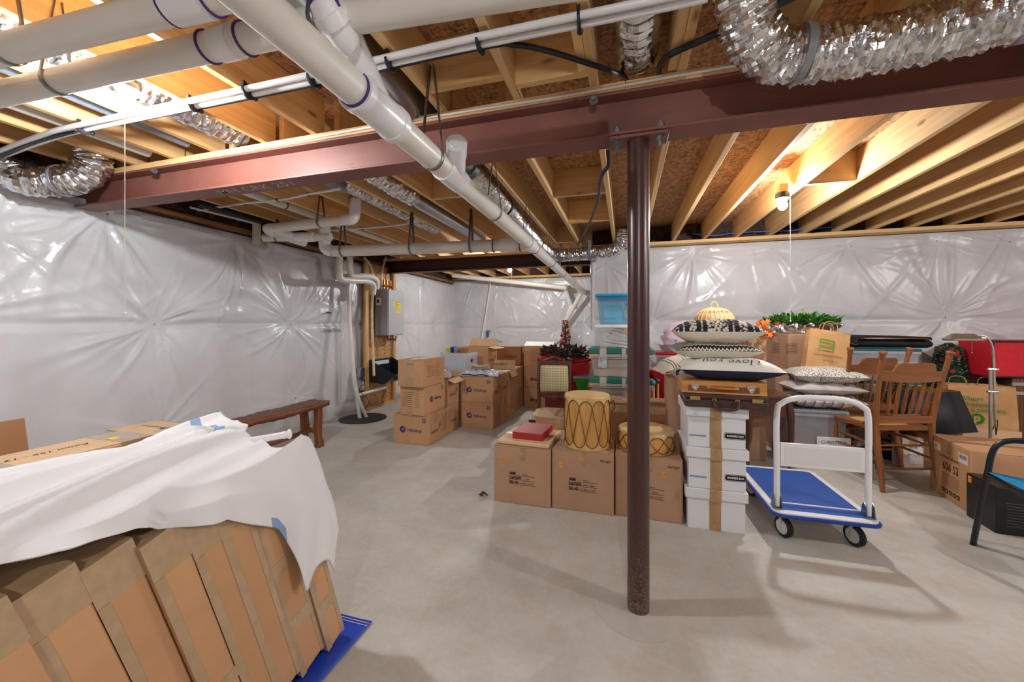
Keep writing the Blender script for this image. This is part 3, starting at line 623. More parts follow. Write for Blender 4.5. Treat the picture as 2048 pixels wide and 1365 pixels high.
fl = duct('foil_duct', 'crinkled silver foil duct hanging at the bench-wall end of beam', [(-3.95, 1.2, 2.42), AX(10, 340, -3.88), AX(55, 362, -3.76), AX(110, 363, -3.66), AX(160, 355, -3.52), AX(188, 328, -3.43), AX(180, 290, -3.41), AX(165, 262, -3.41)], .092, M_foil, .03, .05, .06, 28)
b = MB(); p = AX(128, 362, -3.62); b.tube([p+Vector((-.012, -.0, 0)), p+Vector((.012, .004, .001))], .103, 26); obj('duct_strap', b, MC['strap_grey'], fl)
duct('foil_duct', 'bright foil duct lying between joists behind the bulb', [(-2.33, .2, 2.54), (-2.33, 1.1, 2.53), (-2.33, 1.85, 2.54)], .085, M_foil, .035, .05, .06, 24)
duct('foil_duct', 'foil duct between joists beyond the chalked beam', [(-1.86, 2.0, 2.53), (-1.87, 2.6, 2.51), (-1.88, 3.15, 2.51)], .08, M_foil, .03, .05, .06, 24)
b = MB(); b.tube([(-1.88, 3.13, 2.51), (-1.88, 4.9, 2.51)], .075, 24); o = tag(obj('metal_duct', b, M_galv), 'bright galvanised duct continuing the foil between joists', 'duct')
duct('foil_duct', 'thin foil duct between joists above the riser', [(-2.28, 2.7, 2.53), (-2.28, 4.4, 2.53)], .06, M_foil, .03, .06, .05, 20)
b = MB(); b.tube([(-2.72, -1, 2.52), (-2.72, 1.8, 2.52)], .04, 16); tag(obj('grey_conduit', b, plain('grey_conduit', c(140, 150, 164), .4)), 'grey conduit pipe between joists behind the pull-cord bulb', 'conduit')
b = MB(); b.tube([(-2.3, 2.0, 2.5), (-2.3, 2.75, 2.5)], .045, 16); tag(obj('grey_conduit', b, MC['grey_conduit']), 'grey conduit stub behind beam above the chalk writing', 'conduit')
b = MB(); b.tube([(-3.08, -1, 2.5), (-3.08, 1.8, 2.5)], .04, 16); tag(obj('grey_conduit', b, M_pvc), 'white pipe between joists above the foil duct end', 'pipe')
b = MB(); b.tube([(-1.12, -.5, 2.54), (-1.12, 2.5, 2.5), (-1.1, 2.6, 2.49)], .095, 32); tag(obj('metal_duct', b, M_galv), 'shiny galvanised round duct between joists beside the main drain', 'duct')
fx = duct('foil_duct', 'ribbed silver flexible duct following the main drain', [(-1.1, 2.58, 2.48), (-1.08, 3.2, 2.43), (-1.06, 4.2, 2.36), (-1.04, 4.9, 2.33), (-.98, 5.2, 2.3)], .085, M_foil, .024, .07, .012, 26)
b = MB(); b.tube([(-1.1, 2.55, 2.485), (-1.1, 2.62, 2.48)], .097, 26); obj('duct_collar', b, M_strap, fx)
for y, z in ((3.35, 2.42), (3.9, 2.385), (4.6, 2.345)):
    b = MB(); b.tube([(-1.07, y, z), (-1.07, y+.025, z)], .093, 24); obj('duct_strap', b, M_cable, fx)
fy = duct('foil_duct', 'foil duct crossing toward the post above the alcove corner', [(-1.02, 5.12, 2.31), (-.85, 5.25, 2.285), (-.5, 5.25, 2.29), (-.2, 5.22, 2.3), (-.06, 5.2, 2.38), (-.02, 5.18, 2.56)], .085, M_foil, .028, .05, .06, 26)
b = MB(); b.tube([(-.86, 5.25, 2.286), (-.83, 5.25, 2.286)], .096, 24); b.box((-.86, 5.16, 2.05), (-.83, 5.165, 2.28)); obj('duct_strap', b, MC['strap_grey'], fy)
b = MB(); b.tube([(-.47, 5.25, 2.29), (-.43, 5.25, 2.29)], .096, 24); b.box((-.47, 5.155, 2.28), (-.43, 5.16, ZJ)); obj('duct_strap', b, MC['strap_grey'], fy)
sd = duct('spiral_duct', 'silver spiral duct rising through the bay above the post', [(.05, .3, 2.56), (.05, 1.0, 2.56), (.05, 1.6, 2.55), (.05, 1.86, 2.56)], .085, M_foil, .045, .05, .03, 28)
b = MB(); b.box((-.64, -.3, 2.665), (-.46, .9, 2.672)); b = MB().box((-1.2, .05, 2.6), (-1.18, .9, 2.62)); tag(obj('yellow_cable', MB().tube(spline([(-1.3, .3, 2.6), (-1.32, .8, 2.58), (-1.34, 1.15, 2.6)], 6), .008, 8), plain('yellow_jacket', c(230, 176, 30), .5)), 'yellow cable along a joist above main drain', 'cable')
pipe('blue_wire', 'thin blue wire looping between joist ends near the bulb', spline([(.85, 5.5, 2.52), (1.1, 5.45, 2.47), (1.4, 5.5, 2.5), (1.9, 5.46, 2.48), (2.4, 5.5, 2.5)], 8), .006, plain('blue_jacket', c(60, 120, 200), .5), 'wire', n=8)
for (s, x, y, sz, rt) in (('APA', -.02, 1.42, .055, 0), ('MADE', .85, 1.3, .05, 0)):
    b = bpy.data.objects['ceiling']; text(b, s, sz, (x, y, ZC-.0006), (1, 0, 0), (0, -1, 0), M_ink, 'board_stamp', bold=.001)
# alcove pipes
pipe('branch_drain_pipe', 'long white pipe crossing under the alcove ceiling', [AY(905, 551, 8.0), AY(1133, 576, 8.2)], .05)
pipe('vent_stub', 'white pipe dropping down alcove wall behind the tinsel tree', [AY(1128, 570, 8.35), AY(1142, 612, 8.4)], .045)
pipe('condensate_pipe', 'slanted white pipe against the alcove wall behind tinsel tree', [AY(1162, 588, 8.3), AY(1130, 645, 8.4)], .045)
pipe('water_line', 'thin white line hanging down the alcove wall to spigot', spline([AY(980, 557, 8.4), AY(980, 575, 8.45), AY(970, 640, 8.45), AY(963, 680, 8.45)], 6), .02, M_pvc, 'water line')
sp = thing('wall_spigot', 'small valve with blue tag on the alcove wall', 'valve', AY(976, 668, 8.48))
b = MB(); b.tube([(-.05, 0, .06), (.06, 0, .06)], .018, 10); b.tube([(0, 0, .06), (0, -.0, .1)], .014, 8); obj('valve_body', b, M_brass, sp); obj('valve_tag', MB().box((-.03, -.03, -.07), (.03, -.022, .04)), plain('blue_tag', c(30, 70, 170), .5), sp)
def note(wall, s, size, P, xd): text(bpy.data.objects[wall], s, size, P, xd, (0, 0, 1), M_ink, 'marker_writing', shear=.3)
note('wall_alcove', 'Main Water', .07, AY(990, 683, 8.5), (1, 0, 0)); note('wall_alcove', 'Shutoff', .07, AY(988, 692, 8.5), (1, 0, 0))
note('wall_left', 'Sump Pump', .07, AX(664, 661, -3.91), (0, 1, 0))
b = MB(); p = AX(656, 627, -3.9); b.box((p.x, p.y-.03, p.z), (p.x+.002, p.y+.06, p.z+.02)); obj('blue_label', b, M_navy, bpy.data.objects['wall_left'])
# ================================================================ bulbs (lamps of the room, plus added fill bulbs)
M_bulb = bpy.data.materials.new('lit_bulb'); M_bulb.use_nodes = True
_t = M_bulb.node_tree; _t.nodes.remove(_t.nodes['Principled BSDF']); _e = _t.nodes.new('ShaderNodeEmission'); _e.inputs['Color'].default_value = (.95, .98, 1.0, 1); _e.inputs['Strength'].default_value = BULB if 'BULB' in globals() else 1100
_t.links.new(_e.outputs[0], _t.nodes['Material Output'].inputs[0])
def bulb(lab, x, y, z, cordz=None, base=M_black):
    o = thing('pull_cord_lamp', lab, 'light bulb', (x, y, z), group='bare bulbs on the ceiling')
    h = ZJ-z
    b = MB(); b.lathe([(.05, .055), (.052, .085), (.05, .1), (.0, .1)], (0, 0, 0), 24, cap=False); obj('lamp_holder', b, base, o)
    if h > .1: obj('mount_box', MB().box((-.03, -.03, .1), (.03, .03, h+.05)), M_joistx, o)
    b = MB(); b.lathe([(.045, .055), (.035, .035), (.024, .03)], (0, 0, 0), 24, cap=False); obj('socket', b, M_white, o)
    obj('bulb', MB().lathe([(.0, -.042), (.018, -.037), (.03, -.022), (.034, -.004), (.031, .012), (.022, .026), (.018, .032)], (0, 0, 0), 16, cap=False), M_bulb, o)
    if cordz is not None:
        b = MB(); b.tube([(.045, -.03, .05), (.046, -.032, cordz-z)], .0022, 6); b.ball((.046, -.032, cordz-z), .007, 8, 6); obj('pull_cord', b, M_white, o)
    return o
bulb('glaring bare bulb above the sheet-covered boxes with long cord', -2.2, 1.2, 2.36, 1.38)
bulb('bare bulb with black holder above the storage boxes', 1.255, 3.7, 2.325, 1.36)
bulb('bare bulb shining in the alcove behind the dark beam', -1.95, 6.5, 2.3, 1.45)
bulb('bare ceiling bulb above the black armchair', 2.75, 1.15, 2.36, 1.5)
bulb('added unseen fill bulb in the empty half of the basement', .3, -1.6, 2.36, 1.5)  # added behind the camera, out of view, to fill the shadows
bulb('added unseen fill bulb over the far corner past the red bag', 4.9, 2.2, 2.36, 1.5)  # added out of frame as extra fill light, no known lamp there
W = bpy.data.worlds.new('world'); S.world = W; W.use_nodes = True; W.node_tree.nodes['Background'].inputs[0].default_value = (.5, .52, .55, 1); W.node_tree.nodes['Background'].inputs[1].default_value = .05
S.cycles.max_bounces = 10; S.cycles.diffuse_bounces = 6; S.cycles.glossy_bounces = 4; S.cycles.use_denoising = True; S.cycles.sample_clamp_indirect = 8
# ================================================================ leaning slab cartons, tarp, sheet
tarp = MB()
def tf(a, e):
    x = -2.1+a*1.02; y = .1+e*1.37; k = .004*(sin(23*x+5*y)+sin(31*y-7*x))*.5
    return (x, y, .006+max(0, k))
tarp.grid(tf, 30, 40)
t_ = tag(obj('blue_tarp', tarp, plain('tarp_blue', c(26, 62, 176), .35, 0, .12, 14, .4, 260, .003), solid=.002), 'blue woven tarp on floor under the leaning cartons', 'tarp')
b = MB(); b.box((-2.08, 1.452, .0105), (-1.082, 1.454, .0115)); b.box((-2.08, 1.438, .0105), (-1.082, 1.44, .0115)); obj('stitched_hem', b, M_paper, t_)
LEAN = R(16.5)
slabs = [(1.279, .094, .66, 'end'), (1.158, .112, .765, 'taped'), (.975, .172, .80, 'wide'), (.878, .092, .80, ''), (.776, .097, .80, ''), (.673, .098, .80, ''), (.57, .098, .80, ''), (.467, .098, .8, '')]
names = ['slim taped carton at the tarp-corner end of the leaning row', 'leaning carton with two cross tapes, second from the tarp corner', 'widest leaning carton with a taped centre seam', 'leaning carton next to the widest one, on its taped-edge side', 'leaning carton with shiny tape top, second past the widest', 'leaning carton third past the widest one', 'leaning carton fourth past the widest one', 'leaning carton fifth past the widest, mostly cut off']
for (y0, t0, h0, kind), lab in zip(slabs, names):
    dx = rng.uniform(-.012, .012); w = .74
    o = thing('flat_carton', lab, 'cardboard box', (-1.15+dx, y0, .012), (LEAN, 0, 0), 'flat cartons leaning in a row')
    obj('carton_body', MB().box((-w, 0, 0), (0, t0, h0)), M_card, o, bevel=.006)
    e = .0016
    b = MB(); b.box((-w*.5, -e, h0), (0, t0+e, h0+e)); b.box((0, -e, h0-.11), (e, t0+e, h0+e)); b.box((-.13, -e, h0-.11), (0, 0, h0))
    obj('top_tape', b, M_tape, o)
    b = MB(); b.box((0, -e, 0), (e, .022, h0-.111)); obj('edge_tape', b, M_tape, o)
    if kind in ('taped', 'end', 'wide'): b = MB(); b.box((0, t0-.016, .0), (e, t0+e, h0-.111)); obj('edge_tape', b, M_tape, o)
    if kind == 'wide': b = MB(); b.box((0, t0*.5-.012, 0), (e*1.2, t0*.5+.012, h0)); obj('seam_tape', b, M_tape, o)
    if kind in ('taped', 'end'):
        for z in ((.2, .45) if kind == 'taped' else (.17,)):
            b = MB(); b.box((0, -e, z), (e*1.3, t0+e, z+.055)); obj('cross_tape', b, M_tape, o)
    if kind == '': b = MB(); b.box((0, .02, .22), (e*1.3, t0, .26)); obj('cross_tape', b, M_tape, o) if y0 > .85 else None
def ip(x, xs, ys): return float(np.interp(x, xs, ys))
def sheetf(a, e):
    # a: toward the far end, e: from the back edge to the hanging front hem
    yend = ip(e, [0, .16, .28, .42, .6, 1], [1.66, 1.6, 1.42, 1.30, 1.30, 1.33]); y = -.1+a*(yend+.1)
    xb = ip(y, [0, .72, 1.2, 1.66], [-1.80, -1.90, -2.03, -2.24])
    if e < .72:
        x = xb+e/.72*(-1.17-xb); dr = 0
    else:
        q = (e-.72)/.28; h = ip(y, [.3, .5, .7, .86, 1.03, 1.14, 1.25, 1.33], [.0, .0, .06, .11, .25, .52, .36, .25]); bend = min(1, q*2.2)
        x = -1.17+.045*bend; dr = h*q
        if h < .06: x = -1.17+.03*q
    top = ip(x, [-2.25, -1.9, -1.6, -1.17], [.80, .825, .865, .862])
    if y > 1.16: top -= ip(x, [-2.2, -1.85, -1.55], [0, .1, 1])*(y-1.16)*ip(y, [1.16, 1.33], [.4, 1.75])
    ph = x*1.0+.50*y
    r1 = (1-abs(sin(pi*(ph*3.3+.22*sin(3*y)))))**1.6; r2 = (1-abs(sin(pi*(ph*5.9+.6+.3*sin(2.2*y+1)))))**2.2
    f = .060*r1+.032*r2+.016*sin(9*ph+4*y)*ip(x, [-2, -1.5], [1, .5])
    f *= ip(a, [0, .85, 1], [1, 1, .45])*(1 if e < .72 else 1-.6*(e-.72)/.28)
    q2 = (ph*2.35+.1*sin(4*y)) % 1; f -= .030*math.exp(-((q2-.5)/.045)**2)*(1 if e < .7 else .3)*ip(a, [0, .8, 1], [1, 1, .3])
    z = top+f-dr; x += .03*(r1-.4)*(1 if e < .72 else .3)
    if e >= .72: x += .016*sin(22*y+3*z)*(e-.72)/.28+.010*sin(41*y)*(e-.72)/.28; y += .012*sin(14*z)
    return (x, y, z)
M_sheet = plain('white_cotton', c(226, 226, 228), .85, 0, .03, 4, .2, 400, .001)
M_sblue = plain('blue_stripe_cotton', c(136, 164, 202), .85, 0, .05, 8)
sh = obj('white_sheet', MB().grid(sheetf, 130, 130, lambda a, e: 1 if (.86 < a < .90 and e < .42) or (.78 < a < .81 and e > .96) else 0), [M_sheet, M_sblue], solid=.004, sharp=80)
tag(sh, 'rumpled white sheet with blue stripes over the leaning cartons', 'sheet')
rodA, rodB = G(415, 897, .87), G(572, 870, .87)
rod = thing('curtain_rod', 'white curtain rod with knob end lying on the sheet', 'curtain rod', rodA)
dirr = (rodB-rodA)
b = MB(); b.tube([(-dirr*.6), dirr*.55], .0115, 14); b.tube([dirr*.5, dirr*.96], .014, 14); obj('rod', b, M_white, rod)
b = MB(); u_ = dirr.normalized(); b.tube([dirr*.95, dirr*.97, dirr*1.01, dirr*1.04, dirr*1.06, dirr*1.08], [.014, .017, .014, .021, .021, .012], 16); obj('finial', b, M_white, rod)
# long cartons behind the sheet
def bx(name, lab, x0, x1, y0, y1, z0, z1, **k): return carton(name, lab, 'cardboard box', ((x0+x1)/2, (y0+y1)/2, z0), (x1-x0, y1-y0, z1-z0), **k)
bx('carton', 'plain tall carton carrying the long narrow cartons', -2.78, -2.24, .25, 1.36, 0, .62)
o = bx('long_carton', 'long carton with yellow sticker and marker notes, topmost by sheet', -2.72, -2.44, .1, 1.46, .621, .735, tape=False, mat=M_cardl)
dm = (.28, 1.36, .114)
for v in (.6, .12):
    patch(o, dm, 'top', 0, v, .28, .14, M_tape, 'tape'); 
    b = MB(); b.box((.14, v-.07, .0), (.1412, v+.07, .114)); obj('tape', b, M_tape, o)
patch(o, dm, 'top', .02, .56, .05, .035, M_yellow, 'yellow_sticker', e=.003)
text(o, '#30', .05, (.08, -.06, .1162), (0, -1, 0), (1, 0, 0), M_red_ink, 'marker_writing'); text(o, 'Room 155 - 12', .045, (.0, .34, .1162), (0, -1, 0), (1, 0, 0), M_ink, 'marker_writing', shear=.3)
o = bx('long_carton', 'second long carton with red marker, tucked against the sheet', -2.42, -2.26, .1, 1.38, .621, .70, tape=False, mat=M_cardl)
dm = (.16, 1.28, .079)
for v in (.1,): patch(o, dm, 'top', 0, v, .16, .12, M_tape, 'tape')
patch(o, dm, 'top', 0, .57, .16, .13, M_tape, 'tape')
text(o, '#26', .045, (.02, .27, .081), (0, -1, 0), (1, 0, 0), M_red_ink, 'marker_writing'); text(o, 'Room 155', .04, (.0, -.1, .081), (0, -1, 0), (1, 0, 0), M_ink, 'marker_writing', shear=.3)
ob = bx('carton', 'brown carton with loose lid flap by bench end', -2.96, -2.40, 1.50, 1.74, 0, .68, top='open')
obj('inner_fill', MB().box((-.27, -.11, .01), (.27, .11, .60)), M_carddk, ob)
fob = obj('lid', MB().box((-.27, -.125, .698), (.285, .125, .704), Matrix.Rotation(R(-1.5), 4, 'X')), M_cardl, ob)
text(fob, 'THIS SIDE UP', .045, (.12, .02, .7055), (-1, 0, 0), (0, -1, 0), M_navy, 'printed_lettering', bold=.001); text(fob, 'FRAGILE GLASS', .03, (-.09, .03, .7055), (-1, 0, 0), (0, -1, 0), M_navy, 'printed_lettering')
patch(ob, (.56, .24, .7045), 'top', .05, 0, .06, .25, M_tape, 'tape')
o = place(tag(obj('flat_panel_carton', MB().box((-.04, -.25, 0), (.04, .25, .84)), M_carddk, bevel=.004), 'brown carton edge leaning at the photo border by bench wall', 'cardboard box'), (-2.66, .72, .005+0), (0, R(-14), 0))
place(o, (-2.9, .98, .01), (0, R(-13), 0))
# ================================================================ bench
bn = thing('rustic_bench', 'rustic dark wooden bench along the white wall', 'bench', (-3.30, 2.77, 0))
def plank(a, e):
    y = -.85+a*1.66; w = .125+.012*sin(9*a+1)+.01*sin(23*a); x = -w+e*2*w; return (x, y, .45+.004*sin(31*x+6*y)+.003*sin(60*y))
b = MB(); b.grid(plank, 50, 8); obj('seat_plank', b, M_bench, bn, solid=.055, sharp=50)
for sy in (-.72, .66):
    for sx in (-.085, .085):
        b = MB(); pr_ = [(sx*1.25, sy, .0), (sx*1.25, sy, .06), (sx*1.1, sy, .1), (sx, sy, .22), (sx*1.15, sy, .34), (sx*1.05, sy, .425)]
        b.tube(pr_, [.052, .05, .042, .05, .046, .05], 4); obj('leg', b, M_benchz, bn, bevel=.008)
    obj('cross_rail', MB().box((-.09, sy-.025, .15), (.09, sy+.025, .2)), M_benchz, bn, bevel=.006)
obj('stretcher', MB().box((-.025, -.85, .155), (.025, .72, .195)), M_bench, bn, bevel=.008)
# ================================================================ heater corner
osbo = thing('board_panel', 'bare strand board panel with studs behind the heater', 'board panel', (XL+.12, 5.45, 0))
obj('strand_board', MB().box((.002, -.36, .02), (.016, .36, 2.3)), M_osbw, osbo)
for y in (-.36, .36): obj('stud', MB().box((.017, y-.05 if y < 0 else y-.03, .0), (.06, y+.03 if y < 0 else y+.05, 2.3)), M_stud, osbo, bevel=.002)
obj('bottom_plate', MB().box((.017, -.33, 0), (.06, .33, .04)), M_joist, osbo)
ht = thing('tankless_heater', 'grey wall-mounted tankless water heater on the strand board', 'water heater', (XL+.165, 5.50, 1.16))
obj('case', MB().box((.0, -.215, 0), (.22, .215, .74)), plain('heater_grey', c(158, 162, 168), .35, .3, .04, 4), ht, bevel=.006)
obj('front_cover', MB().box((.2205, -.22, .005), (.26, .22, .735)), plain('heater_cover', c(190, 193, 197), .3, .3, .03, 4), ht, bevel=.008)
obj('controller', MB().box((.03, -.228, .48), (.12, -.2155, .6)), M_paper, ht, bevel=.002); obj('display', MB().box((.045, -.2295, .52), (.09, -.2285, .57)), plain('lcd', c(30, 60, 34), .2), ht)
obj('warning_label', MB().box((.2605, -.1, .47), (.2615, -.05, .58)), M_yellow, ht); l_ = obj('warning_tag', MB().box((.2605, .0, .36), (.262, .11, .56)), M_yellow, ht)
text(ht, 'CAUTION', .022, (.263, .055, .54), (0, 1, 0), (0, 0, 1), M_ink); text(ht, '5', .05, (.263, .08, .40), (0, 1, 0), (0, 0, 1), M_ink)
for k in range(5): obj('tag_line', MB().box((.262, .012, .42+k*.02), (.2626, .07, .424+k*.02)), M_ink, ht)
for y in (-.08, .0, .08): b = MB(); b.tube([(.1, y, -.1), (.1, y, 0)], .012, 10); obj('supply_pipe', b, plain('copper', c(178, 106, 70), .3, .9), ht)
b = MB(); b.tube([(.16, .0, -.2), (.16, .0, -.03)], .014, 10); b.tube([(.1, .0, -.07), (.24, 0, -.07)], .016, 10); b.tube([(.2, .05, -.1), (.22, .05, -.02)], .012, 10); obj('drain_valve', b, M_strap, ht)
for y in (-.12, -.04, .06):
    b = MB(); b.tube([(.1, y, .74), (.1, y, .9)], .014, 10); b.tube([(.07, y, .8), (.14, y, .8)], .014, 8); obj('top_fitting', b, MC['copper'], ht)
def pv(lab, pts, r, m=M_pvc, nm='flue_pipe'): return pipe(nm, lab, spline(pts, 6), r, m)
pv('thick white flue pipe bending over heater top from riser', [AX(700, 515, -3.62), AX(700, 540, -3.62), AX(706, 552, -3.65), AX(735, 552, -3.7), AX(752, 560, -3.7), AX(754, 578, -3.72)], .042)
pv('white flue pipe with loop beside the riser above the bench wall', [AX(679, 512, -3.6), AX(679, 545, -3.6), AX(682, 558, -3.6), AX(700, 561, -3.62), AX(735, 563, -3.62), AX(747, 572, -3.62), AX(746, 590, -3.62)], .042)
pv('thin cream pipe dropping past the heater into the black sink', [AX(745, 582, -3.6), AX(744, 640, -3.6), AX(748, 752, -3.6)], .018, plain('cpvc', c(222, 206, 170), .4), 'condensate_pipe')
pit = AX(723, 838, -3.6)
pv('tall white pump pipe rising from the pit lid', [(-3.6, 4.62, .004), AX(703, 700, -3.72), AX(695, 548, -3.8)], .026, M_pvc, 'pump_pipe')
pv('short white pipe beside the pump pipe on pit lid', [(-3.55, 4.70, .004), AX(711, 780, -3.62), AX(706, 740, -3.66)], .022, M_pvc, 'pump_pipe')
pv('white wire loop pair above the heater', [AX(728, 515, -3.8), AX(740, 530, -3.8), AX(746, 550, -3.8), AX(748, 580, -3.8)], .014, M_pvc, 'supply_line')
pv('second thin white line above the heater', [AX(772, 515, -3.8), AX(766, 535, -3.8), AX(763, 555, -3.8), AX(763, 582, -3.8)], .014, M_pvc, 'supply_line')
pv('black gas line above the heater', [AX(777, 520, -3.85), AX(782, 560, -3.78), AX(785, 588, -3.75)], .014, M_cable, 'gas_line')
lid = thing('sump_pit_lid', 'round black sump pit lid in the concrete floor', 'pit lid', (-3.56, 4.64, 0))
obj('lid_disc', MB().lathe([(.32, 0), (.32, .008), (.28, .012), (.0, .012)], (0, 0, 0), 36, cap=False), plain('lid_black', c(40, 40, 42), .6, 0, .3, 30), lid)
b = MB(); b.tube(spline([(-.06, -.03, .02), (-.02, .06, .12), (.08, .02, .25), (-.06, .0, .4), (-.05, .1, .5), (-.12, .14, .66)], 8), .005, 8); obj('pump_cord', b, M_cable, lid)
tr = thing('utility_sink', 'black plastic laundry tub hung low under heater', 'sink', (XL+.185, 5.42, .44))
def sink(b, inset, z0):
    b
prof = [(0.0, 0.33), (0.0, 0.0), (.34, .02), (.46, .12)]   # side outline x,z
b = MB(); T = .012
P3 = lambda y: [(x, y, z) for x, z in [(0, .34), (0, .0), (.26, -.02), (.46, .12)]]
for y0, y1 in ((-.3, -.3+T), (.3-T, .3)):
    A_, B_ = P3(y0), P3(y1); b._add(A_+B_, [(0, 1, 2, 3), (7, 6, 5, 4)]+[(i, (i+1) % 4, 4+(i+1) % 4, 4+i) for i in range(4)])
b.box((0, -.3+T, 0), (T, .3-T, .34)); b.box((0, -.3+T, -.015), (.26, .3-T, .0)); 
A_ = [(.26, -.3+T, -.02), (.46, -.3+T, .12), (.46, .3-T, .12), (.26, .3-T, -.02)]; b._add(A_+[(x-.01, y, z+.012) for x, y, z in A_], [(3, 2, 1, 0), (4, 5, 6, 7), (0, 1, 5, 4), (1, 2, 6, 5), (2, 3, 7, 6), (3, 0, 4, 7)])
obj('tub', b, M_black, tr, bevel=.003)
b = MB(); b.box((.0125, -.2, .25), (.0145, .2, .31)); obj('tub_label', b, plain('pale_blue_label', c(190, 212, 226), .5), tr)
b = MB()
for k in range(3): b.cbox((.37-.0, -.15+.15*k, .055), (.06, .03, .03), (0, R(-35), 0))
obj('rim_rib', b, M_black, tr)
pipe('sink_drain_pipe', 'white drain pipe running from sink to the pump pipe', [AX(712, 792, -3.62), AX(772, 775, -3.6)], .022, cat='pipe')
bxo = thing('outlet_box', 'grey metal outlet box on stud beside sink', 'outlet', AX(722, 770, -3.85)); obj('box', MB().box((-.03, -.05, -.08), (.03, .05, .08)), M_galv, bxo, bevel=.004); obj('receptacle', MB().box((.03, -.025, -.05), (.035, .025, .05)), M_paper, bxo)
bxo = thing('outlet_box', 'upper grey metal outlet box beside sink', 'outlet', AX(722, 745, -3.85)); obj('box', MB().box((-.03, -.05, -.07), (.03, .05, .07)), M_galv, bxo, bevel=.004)
# ================================================================ moving cartons by the alcove
D17 = (.445, .32, .33)
def logo(o, dm, f='front', u=0, v=.16, s=1.0):
    org, xd, ud = face(dm, f, u-.105*s, v, 0); M = frame(org, xd, ud); b = MB(); b.lathe([(.036*s, 0), (.036*s, .0012), (0, .0012)], (0, 0, 0), 28, cap=False)
    b.v = [tuple(M @ Vector(p)) for p in b.v]; obj('round_logo', b, M_navy, o)
    org, xd, ud = face(dm, f, u-.105*s, v, .002); text(o, 'H', .045*s, org, xd, ud, M_card, 'logo_letter', shear=.35, bold=.002)
    btext(o, dm, f, u+.045*s, v-.004, 'Hilldrup', .054*s, M_navy, bold=.0006)
    # four small care symbols in the upper corner
    org, xd, ud = face(dm, f, u+.16*s, v+.11*s, 0); M = frame(org, xd, ud)
    for i in (-1, 1):
        for j in (-1, 1):
            b = MB(); b.box((i*.012-.008, j*.014-.010, 0), (i*.012+.008, j*.014+.010, .0011), M); sy = obj('care_symbol', b, M_navy, o)
            b = MB(); b.prism([(i*.012-.004, j*.014-.005), (i*.012+.004, j*.014-.005), (i*.012, j*.014+.006)], .0011, .0016, M); obj('symbol_mark', b, M_card, sy)
def united(o, dm, f='right', v=.15, w=.32):
    btext(o, dm, f, -.03, v-.02, 'United', .06, M_navy, shear=.2)
    org, xd, ud = face(dm, f, .08, v+.02, 0); M = frame(org, xd, ud)
    for k in range(3):
        b = MB(); b.prism([(-.02+.012*k, .02*k-.02), (.03, .02*k-.01), (.035, .02*k+.006)], 0, .0012, M); obj('swoosh', b, M_navy, o)
def lines(o, dm, f='right', u=0, v=.26, w=.2, n=9):
    blines(o, dm, f, u-.04, v, w*.6, n, .022, M_ink); blines(o, dm, f, u+.09, v, w*.25, n+2, .018, M_ink, th=.002)
    btext(o, dm, f, u+.09, v+.02, 'ROOM', .016, M_ink)
MB_G = 'moving cartons by the alcove'
def mc(lab, x0, y0, z0, dm=D17, rot=0, kind='', top='closed', sd='', mat=None, st=False, tape=True):
    o = carton('moving_carton', lab, 'cardboard box', (x0+dm[0]/2, y0+dm[1]/2, z0), dm, rot, mat, top, tape, MB_G)
    if 'L' in kind: logo(o, dm)
    if 'l' in kind: lines(o, dm, 'front', 0, .25, .3)
    if 'U' in sd: united(o, dm)
    if 'l' in sd: lines(o, dm, 'right', 0, .26, .22)
    if 'o' in sd: org = patch(o, dm, 'right', -dm[1]/2+.05, dm[2]-.07, .02, .03, M_orange, 'sticker')
    return o
z1, z2 = .331, .662
mc('logo carton at the bottom of the three-high stack by tub', -2.505, 3.79, 0, kind='L', sd='U')
o = mc('logo carton in the middle of the three-high stack by tub', -2.40, 3.765, z1, (.31, .46, .32), R(-3), sd='')
dm = (.31, .46, .32); logo(o, dm, 'right', .02, .16, .9); lines(o, dm, 'front', -.02, .25, .22, 8); patch(o, dm, 'front', -.13, .27, .025, .02, M_orange, 'sticker'); patch(o, dm, 'front', -.02, .04, .06, .1, M_tape, 'tape')
o = mc('topmost carton of the three-high stack, orange sticker on tape', -2.385, 3.70, .652, (.32, .47, .295), R(-3))
dm = (.32, .47, .295); lines(o, dm, 'right', -.02, .22, .3, 6); patch(o, dm, 'front', .0, .235, .085, .11, M_tape, 'tape'); patch(o, dm, 'front', -.01, .06, .09, .1, M_tape, 'tape'); patch(o, dm, 'front', .07, .25, .025, .035, M_orange, 'sticker'); btext(o, dm, 'front', -.0, .25, 'Kitchen', .024, M_ink, 'marker_writing', shear=.3); patch(o, dm, 'top', 0, .05, .16, .3, M_paper, 'top_label')
mc('printed-line carton on floor behind the three-high stack', -2.515, 4.115, 0, (.445, .24, .33), sd='lo')
mc('logo-sided carton on floor between three-high and corner stacks', -2.52, 4.36, 0, (.445, .25, .33), sd='U')
o = mc('open carton with clear plastic, on the printed-line carton', -2.5, 4.27, z1, (.43, .33, .33), top='open', sd='U')
dm = (.43, .33, .33); flap(o, dm, 'right', R(25), .1); flap(o, dm, 'back', R(-30), .12); obj('inner_fill', MB().box((-.2, -.15, .01), (.2, .15, .29)), M_carddk, o)
mc('bottom carton of the two-high corner stack facing the bench', -2.05, 4.62, 0, kind='L', sd='lo')
o = mc('upper carton of two-high corner stack, bagged cloth on it', -2.05, 4.62, z1, kind='L', sd='U')
mc('carton on floor, second along the aisle behind corner stack', -2.05, 4.96, 0, sd='l'); mc('upper carton, second along the aisle, white top flaps', -2.05, 4.96, z1, sd='U')
mc('carton on floor, third along the aisle', -2.05, 5.3, 0, sd='l')
